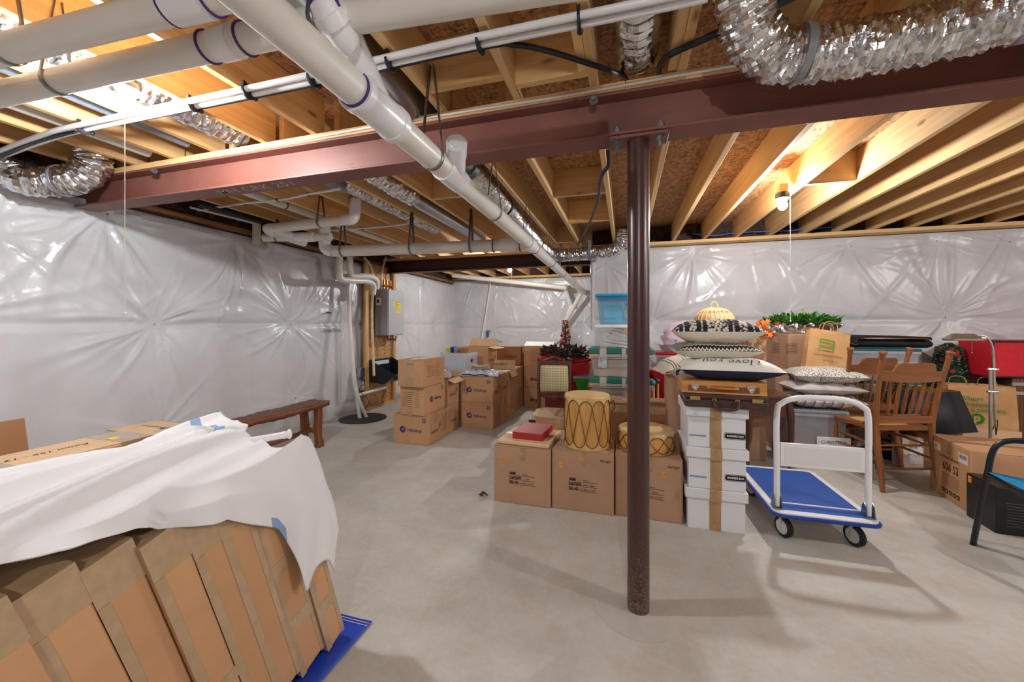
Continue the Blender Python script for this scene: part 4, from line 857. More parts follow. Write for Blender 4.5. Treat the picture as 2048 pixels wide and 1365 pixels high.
o = mc('upper open carton, third along the aisle, raised flap', -2.05, 5.3, z1, top='open', sd='l'); dm = D17; f_ = flap(o, dm, 'back', R(-75), .13, M_cardl); text(f_, 'THIS SIDE UP', .04, (0, dm[1]/2-.03, .4), (1, 0, 0), (0, .26, .96), M_ink); flap(o, dm, 'right', R(60), .1); obj('inner_fill', MB().box((-.2, -.15, .01), (.2, .15, .31)), M_paper, o)
mc('carton on floor at the dark end of the aisle', -2.05, 5.64, 0, sd='l'); mc('upper carton at the dark end of the aisle', -2.04, 5.64, z1, sd='l')
for k, (x, y) in enumerate(((-2.52, 4.96), (-2.52, 5.3), (-2.52, 5.64))):
    mc('floor carton %s in the row under the white box' % ORD[k], x, y, 0); mc('upper carton %s in the row under the white box' % ORD[k], x, y, z1)
o = mc('big open carton with folded flaps at the back of pile', -2.45, 5.45, z2, (.50, .33, .33), R(-6), top='open', sd='U'); dm = (.5, .33, .33)
flap(o, dm, 'back', R(-55), .14, M_cardl); flap(o, dm, 'right', R(10), .13); flap(o, dm, 'left', R(30), .12); obj('inner_fill', MB().box((-.23, -.14, .01), (.23, .14, .29)), M_carddk, o)
for k in range(2): mc('lower carton %s from floor under the dark lettered one' % ORD[k], -2.02, 6.08, k*z1, (.42, .32, .33))
o = mc('dark lettered carton at back beside the open-topped one', -2.05, 6.06, z2, (.42, .3, .31), mat=M_carddk); btext(o, (.42, .3, .31), 'front', 0.04, .14, 'LUMBER', .05, M_ink, sx=1.2); btext(o, (.42, .3, .31), 'front', .04, .09, 'LIQUIDATORS', .022, M_ink)
for k in range(3):
    o = mc(['floor', 'middle', 'top'][k]+' carton of the three-high stack next to patterned chair', -1.56, 6.0, k*z1, (.47, .33, .33), top='open' if k == 2 else 'closed')
    dm = (.47, .33, .33)
    if k < 2: btext(o, dm, 'front', -.06, .13, 'drup', .09, M_ink, bold=.002); patch(o, dm, 'front', .14, .26, .05, .06, M_navy, 'care_symbol'); lines(o, dm, 'right', 0, .26, .2)
    else: lines(o, dm, 'front', .02, .25, .36, 9); f_ = flap(o, dm, 'front', R(-158), .16, M_paper); flap(o, dm, 'right', R(-40), .16, M_cardin); obj('inner_fill', MB().box((-.22, -.15, .01), (.22, .15, .3)), M_cardin, o)
w_ = carton('white_box', 'open white box holding bottles and packs on carton pile', 'box', (-2.30, 5.12, z2), (.44, .30, .27), R(-12), plain('white_board', c(206, 212, 224), .6, 0, .03), 'open')
obj('inner_fill', MB().box((-.2, -.13, .01), (.2, .13, .2)), M_carddk, w_); patch(w_, (.44, .3, .27), 'right', 0, .16, .04, .05, M_ink, 'printed_mark')
P0 = Vector((-2.30, 5.12, z2))
for nm, lab, cat, x, y, dmn, m, rz in (('green_pack', 'lime green pack sticking out of the white box', 'package', -.17, .02, (.08, .05, .32), plain('lime', c(186, 214, 40), .5), .2), ('printed_carton', 'blue and white printed pack in the white box', 'package', -.07, .06, (.1, .04, .4), plain('print_blue', c(190, 190, 226), .5, 0, .3, 60), -.3), ('cereal_pack', 'dark blue pack beside the lime one in white box', 'package', -.11, .0, (.03, .06, .36), M_navy, .1)):
    o = tag(obj(nm, MB().box((-dmn[0]/2, -dmn[1]/2, 0), (dmn[0]/2, dmn[1]/2, dmn[2])), m, bevel=.003), lab, cat); place(o, P0+Vector((x, y, .201-.15)), rz); o.location.z = P0.z+.201; o.scale.z = .4
bk = MB()
for k in range(7): bk.tube(spline([(.11*cos(a)*(1-.06*k), .09*sin(a)*(1-.06*k), .02+.018*k+.01*sin(3*a)) for a in np.linspace(0, 2*pi, 13)], 3), .012, 8)
place(tag(obj('coiled_basket', bk, plain('wicker', c(156, 112, 70), .7, 0, .3, 40)), 'brown coiled basket heap in the white box', 'basket'), P0+Vector((.07, .0, .19)), .3)
def crumple_sheet(name, lab, cat, loc, w, d, h, m, rot=0, seed=1, solid=.003, n=36):
    rg = np.random.default_rng(seed); ph = rg.uniform(0, 6, 10)
    def f(a, e):
        x = (a-.5)*w; y = (e-.5)*d; k = (1-abs(2*a-1)**3)*(1-abs(2*e-1)**3)
        q = .5*abs(sin(13*x/w*1.3+5*y/d+ph[0]))+.4*abs(sin(19*y/d-7*x/w+ph[1]))+.3*abs(sin(31*x/w+11*y/d+ph[2]))
        return (x*(1+.05*sin(9*e+ph[3])), y*(1+.05*sin(8*a+ph[4])), .006+h*(k**.6)*(.35+.65*q))
    return place(tag(obj(name, MB().grid(f, n, n), m, solid=solid, sharp=60), lab, cat), loc, rot)
M_clear = NT('clear_bag'); M_clear.set(Roughness=.12, Alpha=.55); M_clear.col(c(222, 224, 230)); M_clear.bump(M_clear.noise(40), .4, .01); M_clear = M_clear.m
crumple_sheet('bagged_cloth', 'white cloth in clear bag with dark edge on corner stack', 'bag', (-1.84, 4.80, z2), .52, .34, .075, plain('bag_white', c(206, 210, 218), .25, 0, .06, 10, .3, 50), .1, 4)
b = MB(); b.tube(spline([(-2.04, 4.635, .676), (-1.95, 4.63, .684), (-1.85, 4.63, .678), (-1.76, 4.63, .69), (-1.68, 4.635, .68)], 6), .013, 10, flat=.7); tag(obj('black_strap', b, M_black), 'glossy black strap edge of the bagged cloth', 'strap')
o = thing('folded_towel', 'folded beige cloth on top of the bagged cloth', 'cloth', (-1.84, 4.80, .735), R(6)); 
b = MB(); 
def rollf(a, e):
    t0 = a*2*pi*1.0; s = [(-.14, 0), (-.14, .05), (.0, .055), (.14, .05), (.15, .02), (.1, .0), (-.0, .01), (-.1, .005)]
    return (0, 0, 0)
for k in range(3): b.tube(spline([(-.13+.01*k, 0, .02+k*.022), (-.05, .0, .018+k*.02-.012*(k == 2)), (.03, 0, .022+k*.022-.02*(k == 2)), (.12-.01*k, 0, .02+k*.022)], 6), .06, 12, flat=.2)
obj('cloth_fold', b, plain('beige_linen', c(196, 184, 158), .9, 0, .1, 12, .4, 120), o)
crumple_sheet('plastic_bag', 'crumpled clear plastic bag on the open carton', 'bag', (-2.29, 4.42, z2), .36, .28, .13, plain('bag_clear_grey', c(190, 192, 194), .18, .1, .12, 20, .5, 40), .4, 9)
# ================================================================ three lettered cartons in front
BG = 'three matching lettered cartons'
def lettered(lab, x0, x1, y, dmh, who, what, corner, rot=0):
    w = x1-x0-.004; dm = (w, .46, dmh); o = carton('lettered_carton', lab, 'cardboard box', ((x0+x1)/2, y+.23, 0), dm, rot, M_cardf, tm=M_tapek, group=BG)
    for i, (s, fill, yy) in enumerate((('NAME', who, .224), ('CONTENTS', what, .191), ('REG. NO.', '11-444-1313-5', .158))):
        wd = (.052, .09, .075)[i]; L = .19
        btext(o, dm, 'front', -.095+wd/2, yy, s, .031, M_ink, 'printed_lettering', sx=.56, bold=.0012)
        org = face(dm, 'front', -.095+wd+.008+(L-wd)/2, yy-.013, 0); M = frame(*org); b = MB(); b.box((-(L-wd)/2, -.001, 0), ((L-wd)/2, .001, .0012), M); obj('printed_line', b, M_ink, o)
        btext(o, dm, 'front', -.095+wd+.02+(L-wd)/2-.02, yy, fill, .018, M_ink, 'handwriting', shear=.35)
    patch(o, dm, 'front', -w/2+.065 if corner != 'x' else .1, dmh-.105, .022, .036, M_orange, 'sticker', rot=.25); btext(o, dm, 'front', -w/2+.065 if corner != 'x' else .1, dmh-.105, '54', .014, M_ink, 'sticker_number')
    if corner: btext(o, dm, 'front', w/2-.06, dmh-.05, 'Garage', .026, M_ink, 'handwriting', shear=.35)
    return o
lettered('lettered carton carrying flat parcel and red box', -.951, -.515, 2.75, .425, 'Store', 'Art', '')
lettered('lettered carton carrying the tall laced drum', -.513, -.072, 2.765, .425, 'Store', 'Mary Table', 'g')
lettered('lettered carton behind the post carrying the flat drum', -.068, .372, 2.78, .425, 'Store', 'Decor', 'x')
o = tag(obj('flat_parcel', MB().box((-.2, -.2, 0), (.2, .2, .03)), M_cardl, bevel=.006), 'flat brown wrapped parcel under the red box', 'parcel'); place(o, (-.72, 2.97, .4265), R(-4))
b = MB(); b.box((-.2012, -.02, -.0), (.2012, .03, .0312)); obj('tape', b, M_tapek, o)
o = tag(obj('red_box', MB().box((-.12, -.155, 0), (.12, .155, .052)), plain('red_cloth', c(166, 40, 36), .55, 0, .06, 30, .3, 300, .001), bevel=.004), 'flat dark red presentation box on the parcel', 'box'); place(o, (-.70, 2.985, .4577), R(-4))
# ================================================================ drums
t = NT('rawhide'); t.set(Roughness=.4); v = t.coord()
t.col(t.ramp(t.noise(7, v, 5, .6, .5), [(.3, c(186, 140, 76)), (.5, c(214, 178, 116)), (.75, c(226, 202, 152))])); t.bump(t.noise(25, v), .15, .004); M_hide = t.m
M_dwood = wood('drum_log', c(196, 138, 66), c(226, 174, 98), 2, .45)
M_lace = plain('hide_lace', c(104, 66, 28), .5)
def drum(name, lab, loc, rot, r, h, nl, sk, zig):
    o = thing(name, lab, 'drum', loc, rot, 'hide drums on the lettered cartons')
    obj('shell', MB().lathe([(r*.965, .01), (r*1.0, h*.3), (r*.985, h*.6), (r*.96, h-.01)], (0, 0, 0), 48), M_dwood, o)
    def rad(z): return float(np.interp(z, [0, h*.3, h*.6, h], [.965, 1.0, .985, .96]))*r
    N = nl*14
    for top in (1, 0):
        def f(a, e):
            th = 2*pi*a; k = abs(cos(nl*(th)/2+(0 if top else pi/2)*1)); low = sk*(.42+1.15*(1-k**.5)) if True else 0
            s = low*e+(1-e)*0
            z = h-s if top else s
            return ((rad(z)+.004+(.002 if e < .95 else 0))*cos(th), (rad(z)+.004)*sin(th), z)
        b = MB(); b.grid((lambda a, e: f(1-a, e)) if not top else f, N, 6); q = obj('skin_rim', b, M_hide, o, sharp=180)
        if top: obj('drum_head', MB().lathe([(rad(h)+.0065, h-.002), (rad(h)+.002, h+.006), (rad(h)-.02, h+.009), (0, h+.006)], (0, 0, 0), 48, cap=False), M_hide, o)
        else: obj('drum_head', MB().lathe([(0, .001), (rad(0)-.01, 0), (rad(0)+.0065, .006)], (0, 0, 0), 48, cap=False), M_hide, o)
    b = MB()
    for k in range(nl):
        t0 = 2*pi*(k+.5)/nl; zt = h-sk*1.5; zb = sk*1.5
        for sg in (-1, 1):
            t1 = t0+sg*zig*pi/nl; pts = []
            for q in np.linspace(0, 1, 9):
                th = t0*(1-q)+t1*q; z = zt*(1-q)+zb*q; pts.append(((rad(z)+.0045)*cos(th), (rad(z)+.0045)*sin(th), z))
            b.tube(pts, .0024, 6)
    q = obj('lacing', b, M_lace, o); q['kind'] = 'stuff'
    for top in (1, 0):
        b = MB(); pts = []
        for i in range(N+1):
            th = 2*pi*i/N; k = abs(cos(nl*th/2+(0 if top else pi/2))); s = sk*(.42+1.15*(1-k**.5)); z = h-s if top else s
            pts.append(((rad(z)+.005)*cos(th), (rad(z)+.005)*sin(th), z))
        b.tube(pts, .003, 6, cap=False); obj('skin_edge', b, M_lace, o)
    return o
dr = drum('tall_drum', 'tall tan hide drum with crisscross lacing', (-.275, 2.945, .4275), R(10), .168, .375, 11, .048, 1.0)
b = MB(); b.tube(spline([(.17, .02, .31), (.2, .02, .33), (.205, .0, .29), (.18, -.01, .25)], 6), .005, 8); obj('carry_loop', b, M_lace, dr)
drum('low_drum', 'low wide hide drum behind the post', (.145, 2.99, .431), (R(1), R(0), R(20)), .195, .135, 12, .028, .85)
# ================================================================ bankers boxes, cases, cushions
BX, BYF = .563, 2.752
def bankers(lab, z, rot, dx, tape=True, mark=True):
    o = thing('file_box', lab, 'file box', (BX+dx, BYF+.2, z), rot, 'white lidded file boxes')
    M_fb = plain('file_board', c(222, 225, 230), .6, 0, .02, 5); dm = (.335, .40, .262)
    obj('body', MB().box((-.1675, -.2, 0), (.1675, .2, .2)), M_fb, o, bevel=.003)
    obj('lid', MB().box((-.183, -.212, .2), (.183, .212, .2655)), M_fb, o, bevel=.005)
    b = MB(); w = .034; x = -.005
    b.box((x-w, -.2015, .0), (x+w, -.2, .2)); b.box((x-w, -.2135, .19), (x+w, -.212, .266)); b.box((x-w, -.2135, .266), (x+w, .0, .2667)); obj('tape', b, M_tapek, o)
    if mark:
        org = (.108, -.2012, .085); M = frame(org, (1, 0, 0), (0, 0, 1)); W_, H_ = .058, .014
        hexp = lambda w, h: [(-w, -h*.65), (-w*.85, -h), (w*.85, -h), (w, -h*.65), (w, h*.65), (w*.85, h), (-w*.85, h), (-w, h*.65)]
        b = MB(); b.prism(hexp(W_+.004, H_+.007), 0, .0010, M); lb = obj('logo_plate', b, M_ink, o)
        b = MB(); b.prism(hexp(W_+.0015, H_+.0045), .0010, .0014, M); obj('logo_rim', b, M_fb, lb); b = MB(); b.prism(hexp(W_, H_+.0025), .0014, .0018, M); obj('logo_field', b, M_ink, lb)
        text(o, 'BANKERS BOX', .0175, (.108, -.2038, .085), (1, 0, 0), (0, 0, 1), M_paper, 'logo_lettering', bold=.0006, sx=.83)
        b = MB(); b.box((-.16, -.2012, .075), (-.06, -.2, .0775)); b.box((-.16, -.2012, .069), (-.06, -.2, .0715)); obj('printed_line', b, M_navy, o)
    return o
bankers('white file box at the bottom of the stack by trolley', 0, 0, 0, mark=False)
bankers('white file box in the middle of the stack by trolley', .267, R(.8), .002)
bankers('topmost white file box of stack, under the briefcases', .534, R(-.6), .004)
zc = .8025
bc = thing('briefcase', 'dark brown leather briefcase on the file boxes', 'briefcase', (.612, 2.86, zc), R(-2))
M_lea = plain('brown_leather', c(70, 44, 40), .45, 0, .1, 30, .3, 120, .001)
obj('lower_shell', MB().box((-.235, -.16, 0), (.235, .16, .052)), M_lea, bc, bevel=.008); obj('upper_shell', MB().box((-.235, -.16, .054), (.235, .16, .088)), M_lea, bc, bevel=.008)
for x in (-.175, .175): obj('latch', MB().box((x-.03, -.167, .045), (x+.03, -.16, .07)), M_brass, bc, bevel=.002)
b = MB(); b.tube(spline([(-.065, -.166, .05), (-.065, -.185, .03), (-.055, -.197, .008), (0, -.2, -.002), (.055, -.197, .008), (.065, -.185, .03), (.065, -.166, .05)], 6), .009, 10); obj('handle', b, M_lea, bc)
for x in (-.065, .065): obj('handle_post', MB().box((x-.012, -.168, .044), (x+.012, -.16, .06)), M_brass, bc)
zw = zc+.0885
wc = thing('wooden_case', 'striped light wooden artist case on the briefcase', 'case', (.60, 2.865, zw), R(-3))
M_box1 = wood('case_wood', c(176, 112, 52), c(206, 146, 80), 0, .35, False, 1.5, .3); M_box2 = wood('case_wood_dark', c(104, 62, 34), c(134, 84, 48), 0, .35, False, 1.5, .3)
obj('case_lower', MB().box((-.24, -.165, 0), (.24, .165, .028)), M_box1, wc, bevel=.003); obj('inlay_band', MB().box((-.2, -.1662, .013), (.2, -.165, .05)), M_box2, wc); obj('case_upper', MB().box((-.24, -.165, .029), (.24, .165, .08)), M_box1, wc, bevel=.003)
for x in (-.16, .155):
    b = MB(); b.box((x-.021, -.171, .034), (x+.021, -.165, .062)); b.lathe([(.014, 0), (.014, .006), (.008, .009)], (x, -.165, .03), 14, (0, -1, 0)); obj('clasp', b, M_chrome, wc, bevel=.001)
b = MB(); b.tube(spline([(-.07, -.168, .04), (-.06, -.185, .042), (0, -.188, .04), (.06, -.185, .04), (.07, -.168, .038)], 6), .011, 10, flat=.7); obj('handle', b, plain('tan_leather', c(196, 122, 48), .4), wc)
for x in (-.078, .078): obj('handle_mount', MB().box((x-.01, -.17, .032), (x+.01, -.165, .048)), M_chrome, wc)
M_cream = plain('cream_cotton', c(226, 220, 202), .9, 0, .04, 10, .25, 300, .001); M_nvy = plain('navy_cotton', c(28, 34, 66), .85, 0, .1, 20, .2, 300, .001); M_whc = plain('white_canvas', c(232, 230, 224), .9, 0, .03, 10, .25, 300, .001)
zp = zw+.0805
p = pillow('cushion', 'white lettered cushion with navy underside on wooden case', 'cushion', (.65, 2.88, zp-.003), (.60, .40, .145), R(-3), [M_whc, M_nvy], 'cushions piled on the cases')
def onpil(o, s, size, u, v, w, d, h, m, flip=True, nm='stitched_lettering', sx=1.0):
    # lettering laid on the curved cushion top, upside down as it lies
    me = textmesh(s, size, -.0012, .3).copy(); me.materials.clear(); me.materials.append(m)
    for q in me.vertices:
        x, y = q.co.x*sx, q.co.y
        if flip: x, y = -x, -y
        x += u; y += v; a, e = 2*x/w, 2*y/d; k = max(0, (1-abs(a)**3.2)*(1-abs(e)**3.2))**.55
        q.co = (x, y, h/2+h/2*k*(1+.05*sin(7*a+3*e)+.04*sin(9*e-2*a))+.0016)
    r_ = bpy.data.objects.new(nm, me); COL.objects.link(r_); r_.parent = o; return r_
onpil(p, 'i love you', .088, .01, -.142, .6, .4, .145, M_ink, sx=.95); onpil(p, 'in the morning', .075, .0, -.05, .6, .4, .145, M_ink, sx=.9)
for sx in (-1, 1):
    b = MB(); rg = random.Random(3+sx)
    for k in range(9): b.tube(spline([(sx*.285, -.165, .07), (sx*(.30+.02*rg.random()), -.17-.02*rg.random(), .06), (sx*(.30+.03*rg.random()), -.18-.02*rg.random(), .03+.01*rg.random())], 4), .0025, 5)
    q = obj('tassel', b, M_nvy, p)
t = NT('zigzag_weave'); t.set(Roughness=.9)
w_ = t.n('TexWave'); w_.bands_direction = 'Y'; w_.inputs['Scale'].default_value = 5.5; w_.inputs['Distortion'].default_value = 0
sx_ = t.n('SeparateXYZ'); t.l(t.tc.outputs['Object'], sx_.inputs[0]); pp = t.n('Math', operation='PINGPONG'); pp.inputs[1].default_value = .012; t.l(sx_.outputs['X'], pp.inputs[0])
ad = t.n('Math', operation='ADD'); t.l(sx_.outputs['Y'], ad.inputs[0]); t.l(pp.outputs[0], ad.inputs[1]); cb = t.n('CombineXYZ'); t.l(ad.outputs[0], cb.inputs['Y']); t.l(cb.outputs[0], w_.inputs['Vector'])
t.col(t.ramp(w_.outputs['Fac'], [(0, c(34, 32, 36)), (.3, c(222, 214, 196)), (.72, c(120, 112, 104))], True)); t.bump(t.noise(160), .5, .004); M_zig = t.m
zp2 = zp+.128
pillow('cushion', 'zigzag woven black and cream cushion, middle of the pile', 'cushion', (.575, 2.95, zp2), (.52, .42, .12), R(2), [M_zig, M_cream], 'cushions piled on the cases')
t = NT('tufted_stripe'); t.set(Roughness=.9)
sx_ = t.n('SeparateXYZ'); t.l(t.tc.outputs['Object'], sx_.inputs[0]); mm = t.n('Math', operation='PINGPONG'); mm.inputs[1].default_value = .145; t.l(sx_.outputs['X'], mm.inputs[0]); dv = t.n('Math', operation='DIVIDE'); dv.inputs[1].default_value = .145; t.l(mm.outputs[0], dv.inputs[0])
vo = t.n('TexVoronoi'); vo.inputs['Scale'].default_value = 62; t.l(t.coord(), vo.inputs['Vector'])
knot = t.ramp(vo.outputs['Distance'], [(.46, c(224, 216, 200)), (.62, c(44, 42, 46))])
sel = t.ramp(dv.outputs[0], [(0, (0, 0, 0, 1)), (.42, (1, 1, 1, 1)), (.58, (0, 0, 0, 1)), (.66, (1, 1, 1, 1)), (.84, (0, 0, 0, 1))], True)
t.col(t.mix(sel, knot, c(30, 30, 36))); t.bump(vo.outputs['Distance'], .8, .01); M_tuft = t.m
zp3 = zp2+.105
pillow('cushion', 'topmost cushion with black tufted stripes and cream back', 'cushion', (.585, 2.92, zp3), (.54, .40, .16), R(-4), [M_tuft, M_cream], 'cushions piled on the cases', pinch=.09)
# ================================================================ behind the lettered cartons
def at(x, y, Y): return AY(x, y, Y)
def fb(x0, x1, y0, Y, d, zb, **k):
    a, b_ = extent(x0, x1, Y); zt = zat((x0+x1)/2, y0, Y); return (a+b_)/2, Y+d/2, zb, b_-a, d, zt-zb
def fcart(name, lab, x0, x1, y0, Y, d, zb=0.0, cat='cardboard box', **k):
    X, yy, z, w, dd, h = fb(x0, x1, y0, Y, d, zb); o = carton(name, lab, cat, (X, yy, z), (w, dd, h), **k); return o, (w, dd, h)
o, dm = fcart('shipping_carton', 'long carton with red shipping print behind the flat drum', 1142, 1336, 806, 3.45, .32, mat=M_carddk, tm=M_tape)
btext(o, dm, 'front', dm[0]/2-.14, dm[2]-.155, 'SMALL SHIPPING CARTON', .038, M_red_ink, bold=.001, sx=.8); btext(o, dm, 'front', dm[0]/2-.12, dm[2]-.2, 'CORRUGATED METAL', .03, M_red_ink, sx=.8); patch(o, dm, 'front', 0, dm[2]-.05, dm[0], .06, M_tape, 'tape')
o, dm = fcart('carton', 'shallow carton with clear tape in front of patterned chair', 1071, 1160, 837, 3.4, .40, mat=M_cardf)
patch(o, dm, 'front', 0, dm[2]-.03, dm[0], .012, M_tape, 'tape')
for k, (y, lab) in enumerate(((2.78+.47, 'carton row behind the tall drum, printed flaps up'),)):
    o = carton('carton', lab, 'cardboard box', (-.55, 3.305, 0), (.5, .15, .40), 0, M_cardl)
o, dm = fcart('tall_carton', 'tall narrow carton standing beside the file boxes', 1336, 1386, 757, 3.27, .3, mat=M_cardf)
blines(o, dm, 'left', .08, .62, .1, 8, .02, M_ink); TC = o; TCd = dm
p = pillow('cushion', 'cream cushion with thin black stripes on the tall carton', 'cushion', (.50, 3.39, dm[2]+.05), (.42, .36, .14), (0, R(-14), R(12)), [stripes('thin_stripe_cloth', 'X', 3.2, [(0, c(226, 218, 200)), (.30, c(60, 58, 58)), (.36, c(226, 218, 200)), (.5, c(60, 58, 58)), (.56, c(226, 218, 200))]), M_cream], 'cushions piled on the cases')
b = MB(); rg = random.Random(5)
for k in range(40):
    x = -.205+.0; y = -.16+.32*k/39; b.tube([(x+.02, y, .07), (x-.02-.01*rg.random(), y+.005, .06), (x-.035, y, .04+.01*rg.random())], .0022, 5)
q = obj('fringe', b, M_cream, p); q['kind'] = 'stuff'
# stacked grey totes with green lids, two clear totes on top
M_tgrey = plain('tote_taupe', c(172, 160, 150), .5, 0, .04, 8); M_tgreen = plain('tote_green_lid', c(26, 106, 96), .4, 0, .05, 8)
M_lav = plain('tote_tape_pale', c(176, 168, 158), .25, 0, .1, 20, .3, 40)
def tote(name, lab, x0, x1, yt, yb, Y, d, body, lid, lidh=.05, zb=None, group=None, inset=.03, ribs=0):
    X0, X1 = extent(x0, x1, Y); zt = zat((x0+x1)/2, yt, Y); z0 = zat((x0+x1)/2, yb, Y) if zb is None else zb
    w, h = X1-X0, zt-z0; o = thing(name, lab, 'storage tote', ((X0+X1)/2, Y+d/2, z0), 0, group); hb = h-lidh
    b = MB(); i = inset; v = [(-w/2+i*1.6, -d/2+i*1.6, 0), (w/2-i*1.6, -d/2+i*1.6, 0), (w/2-i*1.6, d/2-i*1.6, 0), (-w/2+i*1.6, d/2-i*1.6, 0), (-w/2+i*.6, -d/2+i*.6, hb), (w/2-i*.6, -d/2+i*.6, hb), (w/2-i*.6, d/2-i*.6, hb), (-w/2+i*.6, d/2-i*.6, hb)]
    b._add(v, [(3, 2, 1, 0), (4, 5, 6, 7), (0, 1, 5, 4), (1, 2, 6, 5), (2, 3, 7, 6), (3, 0, 4, 7)]); obj('tub', b, body, o, bevel=.012)
    b = MB(); b.box((-w/2, -d/2, hb+.001), (w/2, d/2, h)); obj('lid', b, lid, o, bevel=.008)
    b = MB(); b.box((-w/2+.004, -d/2+.004, hb-.03), (w/2-.004, d/2-.004, hb)); obj('rim', b, body, o, bevel=.004)
    return o, (w, d, h)
YT = 4.15
LG = 'taped grey totes with green lids'
o3, dm3 = tote('storage_tote', 'lowest grey tote, under both other green-lidded totes', 1180, 1306, 815, 0, YT, .46, M_tgrey, M_tgreen, .06, 0, LG)
zt3 = dm3[2]
for lab, yt, zb in (('lower grey tote with green lid behind tall drum', 757, zt3+.001), ('upper grey tote with green lid carrying the clear totes', 698, None)):
    if zb is None: zb = zb2
    o, dm = tote('storage_tote', lab, 1177, 1308, yt, 0, YT, .46, M_tgrey, M_tgreen, .06, zb, LG); zb2 = zb+dm[2]+.001
    w, d, h = dm
    for x in (-w*.27, w*.05, w*.3):
        b = MB(); b.box((x-.035 if x < 0 else x-.02, -d/2-.002, h-.001), (x+.035 if x < 0 else x+.02, d/2, h+.0012)); b.box((x-.035 if x < 0 else x-.02, -d/2-.002, h-.09), (x+.035 if x < 0 else x+.02, -d/2, h)); obj('tape', b, M_lav, o)
    b = MB(); b.box((-w/2+.0, -d/2-.0015, h-.105), (w/2, -d/2+.002, h-.095)); obj('tape_edge', b, M_tgrey, o)
    obj('sticker', MB().box((-w/2+.02, -d/2-.003, h-.09), (-w/2+.05, -d/2-.001, h-.065)), M_orange, o)
obj('packing_pouch', MB().box((-.225, -.225, .10), (-.14, -.213, .22)), plain('pouch', c(170, 178, 186), .2, 0, .4, 18), o)
def clearmat(name, col, alpha, rough=.12, solidify=False):
    t = NT(name); t.set(Roughness=rough, Alpha=alpha); t.col(t.ramp(t.noise(3, detail=2), [(.3, col), (.7, tuple(min(1, x*1.1) for x in col[:3])+(1,))])); return t.m
M_ct = clearmat('clear_tote_plastic', c(206, 208, 212), .22); M_bt = clearmat('blue_tote_plastic', c(30, 150, 196), .42); M_wl = plain('white_lid', c(224, 224, 230), .35)
zb3 = zb2
o, dm = tote('storage_tote', 'clear tote of folded papers under the blue tote', 1189, 1292, 650, 0, YT, .42, M_ct, M_wl, .035, zb3)
zb4 = zb3+dm[2]+.001; Tq = (o.location.x, YT+.21)
for k in range(6):
    b = MB(); b.box((-.16, -.1, 0), (.16, .1, .022)); q = tag(obj('folded_paper', b, M_paper, bevel=.004), 'folded paper bundle %s up inside the clear tote' % ORD[k], 'papers', 'paper bundles in the clear tote'); place(q, (Tq[0]+.03*k-.04, Tq[1], zb3+.018+.031*k), (0, R(9+k), R(4*k)))
sk = thing('dot_sticker', 'orange tag stuck on the clear tote of papers', 'sticker', (Tq[0]+.06, YT-.003+.018, zb3+.19)); obj('tag', MB().box((-.013, -.001, -.02), (.013, .001, .02)), M_orange, sk)
o, dm = tote('storage_tote', 'translucent blue tote at the top of the tote tower', 1190, 1292, 587, 0, YT, .42, M_bt, plain('blue_lid', c(40, 150, 200), .3), .03, zb4)
q = thing('photo_book', 'white printed package inside the blue tote', 'package', (Tq[0]-.07, Tq[1]-.12, zb4+.012)); obj('cover', MB().box((-.09, -.004, .02), (.09, .004, .2)), plain('pale_cyan', c(170, 220, 236), .5), q)
text(q, 'BIG ROASTER', .02, (-.03, -.0062, .05), (1, 0, 0), (0, 0, 1), M_navy); 
q = thing('paper_stack', 'yellow and pink papers inside the blue tote', 'papers', (Tq[0]+.12, Tq[1]-.1, zb4+.012)); obj('sheet', MB().cbox((0, 0, .13), (.15, .01, .13), (0, R(-12), 0)), plain('paper_yellow', c(210, 200, 120), .6), q); obj('sheet', MB().cbox((.02, .03, .17), (.15, .01, .14), (0, R(-16), 0)), plain('paper_pink', c(200, 130, 170), .6), q)
# croquet stand, red urn, red tote beside the tower
cs = thing('croquet_set', 'wooden croquet stand with teal knobs beside the tote tower', 'croquet set', AY(1301, 760, 4.08)); cs.location.z = 0
for k, x in enumerate((-.07, -.02, .03, .07)):
    b = MB(); b.tube([(x, 0, .02), (x, 0, .74+.02*(k % 2))], .011, 10); pl_ = obj('post', b, M_box1, cs)
    b = MB(); b.ball((x, 0, .75+.02*(k % 2)), .026, 12, 8); obj('knob', b, (plain('teal_paint', c(40, 120, 130), .35), M_walnut)[k % 2], cs)
obj('foot', MB().box((-.11, -.08, 0), (.11, .08, .03)), M_box2, cs, bevel=.004)
obj('rail', MB().box((-.09, -.012, .5), (.09, .012, .54)), M_box1, cs, bevel=.003)
zr = 0
ru = tag(obj('red_urn', MB().lathe([(.0, 0), (.13, 0), (.13, .02), (.1, .05), (.085, .28), (.1, .42), (.115, .45), (.1, .47), (.095, .52), (.12, .72), (.155, .86), (.0, .86)], (0, 0, 0), 36, cap=False), M_red), 'glossy red waisted urn behind the tall carton', 'urn'); place(ru, (AY(1326, 760, 4.35).x, 4.35, 0))
o, dm = tote('storage_tote', 'clear tote with red lid beneath the pink bag', 1311, 1400, 706, 0, 4.7, .40, clearmat('pink_clear', c(216, 170, 170), .5), M_red, .03, .80)
o2, d2 = tote('storage_tote', 'red lower tote supporting the red-lidded clear one', 1316, 1396, 752, 0, 4.7, .38, M_red, M_red, .04, 0); o2.scale.z = (.799)/d2[2]
bowl = thing('mixing_bowl', 'white bowl with blue patch on the red-lidded tote', 'bowl', (AY(1340, 705, 4.62).x, 4.78, .80+dm[2]+.001)); 
obj('bowl_body', MB().lathe([(.04, 0), (.08, .03), (.11, .085), (.115, .09), (.105, .088), (.07, .035), (0, .012)], (0, 0, 0), 32, cap=False), plain('milky_plastic', c(226, 230, 234), .2), bowl)
